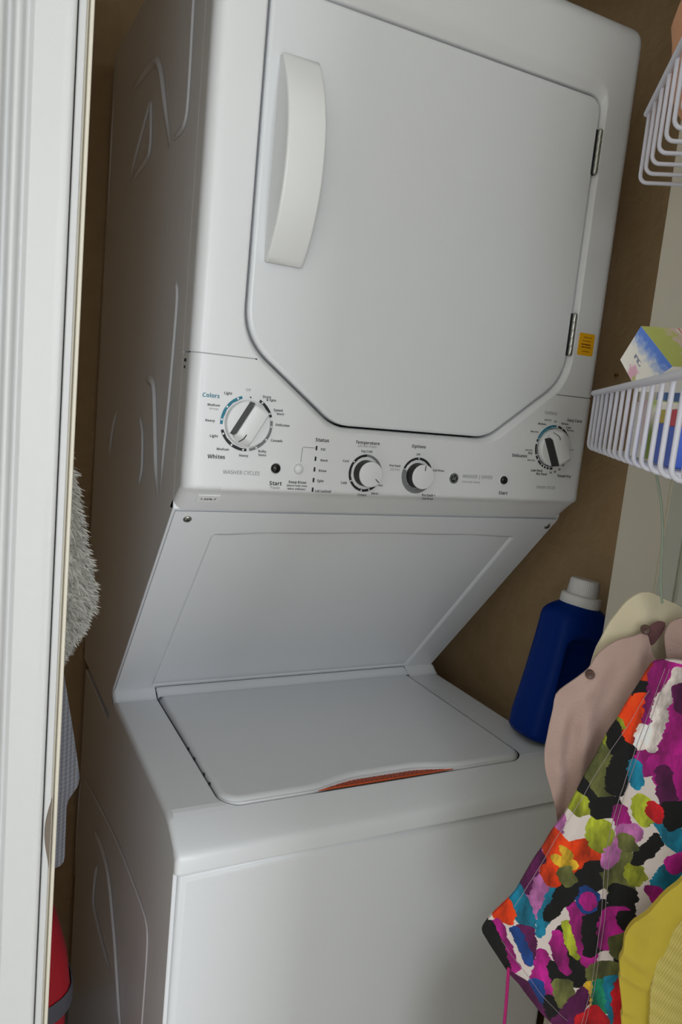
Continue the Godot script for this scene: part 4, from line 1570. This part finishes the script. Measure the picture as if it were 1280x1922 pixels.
	for hem in [[[-0.058, 0.876], [-0.030, 0.848], [0.015, 0.812]], [[0.036, 1.150], [0.000, 1.055], [-0.056, 0.905]]]:
		var pts := PackedVector3Array()
		for i in 2:
			for k in 12:
				var q := Vector2(hem[i][0], hem[i][1]).lerp(Vector2(hem[i + 1][0], hem[i + 1][1]), k / 12.0) + Vector2(0.004, 0.004)
				pts.append(at + u * q.x + Vector3(0, q.y, 0) + m * (ripple.call(q) + 0.0006))
		b.tube(pts, 0.0002, 5)
	obj("stitching", b, M.thread, fl, "pale double row of stitches along the seam")
	b = Builder.new()
	var cp := PackedVector3Array()
	for k in 16:
		var s := k / 15.0
		cp.append(at + u * (-0.0445 + 0.004 * sin(s * 3.0)) + Vector3(0, lerpf(0.856, 0.69, s), 0) + m * (0.004 - 0.004 * s))
	b.tube(cp, 0.0016, 8)
	obj("drawstring", b, M.cord, fl, "magenta drawstring hanging from the hem")

	# yellow garment in front
	b = cloth([[0.084, 1.012], [0.078, 1.000], [0.070, 0.988], [0.060, 0.974], [0.052, 0.955], [0.0465, 0.936], [0.0455, 0.913], [0.0475, 0.896], [0.054, 0.866], [0.058, 0.83], [0.056, 0.45], [0.11, 0.45], [0.112, 1.02]], at + m * 0.048, u, m, 0.004,
		func(q: Vector2): return 0.0035 * sin(q.y * 190.0 + 5.0 * soft.get_noise_2d(q.x, q.y)) * smoothstep(0.02, 0.0, q.x - 0.055) + fold.call(q, 0.004, 2.0), 0.006, Rect2(0, 0.8, 0.12, 0.25))
	var ye := obj("yellow_garment", b, M.yellow)
	tag(ye, "yellow garment with a ruffled edge at the bottom right, in front of the flowers", "clothing")
	b = cloth([[0.096, 1.000], [0.088, 0.984], [0.078, 0.958], [0.071, 0.928], [0.070, 0.90], [0.073, 0.869], [0.076, 0.83], [0.080, 0.46], [0.111, 0.46], [0.111, 1.00]], at + m * 0.060, u, m, 0.004, func(q: Vector2): return fold.call(q, 0.002, 1.0) + 0.006 * smoothstep(0.07, 0.1, q.x), 0.004, Rect2(0.05, 0.8, 0.07, 0.25))
	obj("ribbed_front", b, M.yellowrib, ye, "pale yellow ribbed front")


# ---------------------------------------------------------------- clothes left of the machine
func build_left_things() -> void:
	var b := Builder.new()
	b.tube(PackedVector3Array([Vector3(-0.25, 1.62, -0.72), Vector3(-0.25, 1.62, 0.0)]), 0.014, 12)
	tag(obj("clothes_rod", b, M.steel), "metal clothes rod left of the dryer behind the white casing", "rod")
	# white fuzzy garment: a body with strands standing off it
	var prof := [[1.60, 0.02], [1.52, 0.035], [1.44, 0.08], [1.36, 0.105], [1.28, 0.128], [1.24, 0.138], [1.20, 0.144], [1.165, 0.153], [1.14, 0.158], [1.12, 0.156], [1.10, 0.146], [1.085, 0.136], [1.07, 0.128], [1.06, 0.120], [1.058, 0.0]]
	var root := node_at("fuzzy_garment", Vector3(-0.25, 1.06, -0.085))
	tag(root, "white fuzzy garment hanging just behind the left door casing", "clothing")
	b = Builder.new()
	var rows := PackedVector3Array()
	for q in prof:
		for k in 30:
			var a := TAU * k / 30
			rows.append(Vector3(-0.25 + q[1] * cos(a), q[0], -0.085 + 0.30 * q[1] * sin(a)))
	b.grid(rows, prof.size(), 30, false, true, true)
	obj("garment_body", b, M.fur, root)
	b = Builder.new()
	for i in 9000:
		var j := rng.randi_range(2, prof.size() - 3)
		var s := rng.randf()
		var y := lerpf(prof[j][0], prof[j + 1][0], s)
		var r := lerpf(prof[j][1], prof[j + 1][1], s)
		var a := rng.randf_range(-1.2, 1.9)
		var p := Vector3(-0.25 + r * cos(a), y, -0.085 + 0.30 * r * sin(a))
		var out := Vector3(cos(a), -0.35, sin(a) * 2.2).normalized()
		out = (out + Vector3(rng.randf_range(-0.5, 0.5), rng.randf_range(-0.8, 0.5), rng.randf_range(-0.5, 0.5))).normalized()
		var side := out.cross(Vector3(rng.randf_range(-1, 1), rng.randf_range(-1, 1), rng.randf_range(-1, 1))).normalized() * 0.0011
		var l := rng.randf_range(0.006, 0.013)
		b.grid(PackedVector3Array([p - side, p + side, p + out * l * 0.6 - side * 0.7 + Vector3(0, -0.0008, 0), p + out * l * 0.6 + side * 0.7 + Vector3(0, -0.0008, 0), p + out * l + Vector3(0, -0.002, 0), p + out * l + side * 0.2 + Vector3(0, -0.002, 0)]), 3, 2)
	var fuzz := obj("fuzz", b, M.fur, root)
	fuzz.set_meta("kind", "stuff")

	# grey knit below it
	var knit := cloth([[-0.1240, 1.158], [-0.1124, 1.042], [-0.0923, 0.936], [-0.0822, 0.878], [-0.0812, 0.865], [-0.0976, 0.852], [-0.0970, 0.767], [-0.1007, 0.764], [-0.34, 0.763], [-0.34, 1.17], [-0.262, 1.5], [-0.262, 1.606], [-0.238, 1.606], [-0.238, 1.5]], Vector3(0, 0, -0.15), Vector3.RIGHT, Vector3(0, 0, 1), 0.008,
		func(q: Vector2): return 0.006 * sin(q.x * 70.0 + q.y * 4.0) + 0.004 * soft.get_noise_2d(q.x, q.y), 0.006, Rect2(-0.4, 0.7, 0.4, 0.4))
	tag(obj("grey_knit", knit, M.knit), "grey knit top hanging below the white fuzzy garment at the left", "clothing")

	# red bag standing low
	root = node_at("red_bag", Vector3(-0.23, 0, -0.16))
	tag(root, "red fabric bag with a grey band standing low behind the left casing", "bag")
	var bag := [[0.60, 0.147], [0.64, 0.142], [0.70, 0.126], [0.715, 0.115], [0.735, 0.09], [0.748, 0.06], [0.752, 0.0]]
	b = Builder.new()
	rows = PackedVector3Array()
	for q in bag:
		for k in 32:
			var a := TAU * k / 32
			rows.append(Vector3(-0.23 + q[1] * signf(cos(a)) * pow(absf(cos(a)), 0.6) , q[0] + 0.003 * sin(a * 6), -0.16 + 0.065 * minf(1.0, q[1] * 9) * signf(sin(a)) * pow(absf(sin(a)), 0.7)))
	b.grid(rows, bag.size(), 32, false, true, false)
	obj("bag_top", b, M.red, root)
	b = Builder.new()
	rows = PackedVector3Array()
	for q in [[0.604, 0.1485], [0.600, 0.151], [0.580, 0.151], [0.576, 0.1485]]:
		for k in 32:
			var a := TAU * k / 32
			rows.append(Vector3(-0.23 + q[1] * signf(cos(a)) * pow(absf(cos(a)), 0.6), q[0], -0.16 + 0.066 * signf(sin(a)) * pow(absf(sin(a)), 0.7)))
	b.grid(rows, 4, 32, false, true, false)
	obj("grey_band", b, M.bagband, root, "grey band round the red bag")
	b = Builder.new()
	rows = PackedVector3Array()
	for q in [[0.578, 0.142], [0.40, 0.145], [0.10, 0.14], [0.01, 0.135], [0.0, 0.12], [0.0, 0.0]]:
		for k in 32:
			var a := TAU * k / 32
			rows.append(Vector3(-0.23 + q[1] * signf(cos(a)) * pow(absf(cos(a)), 0.6), q[0], -0.16 + 0.064 * minf(1.0, q[1] * 9) * signf(sin(a)) * pow(absf(sin(a)), 0.7)))
	b.grid(rows, 6, 32, false, true, false)
	obj("bag_body", b, M.red, root)
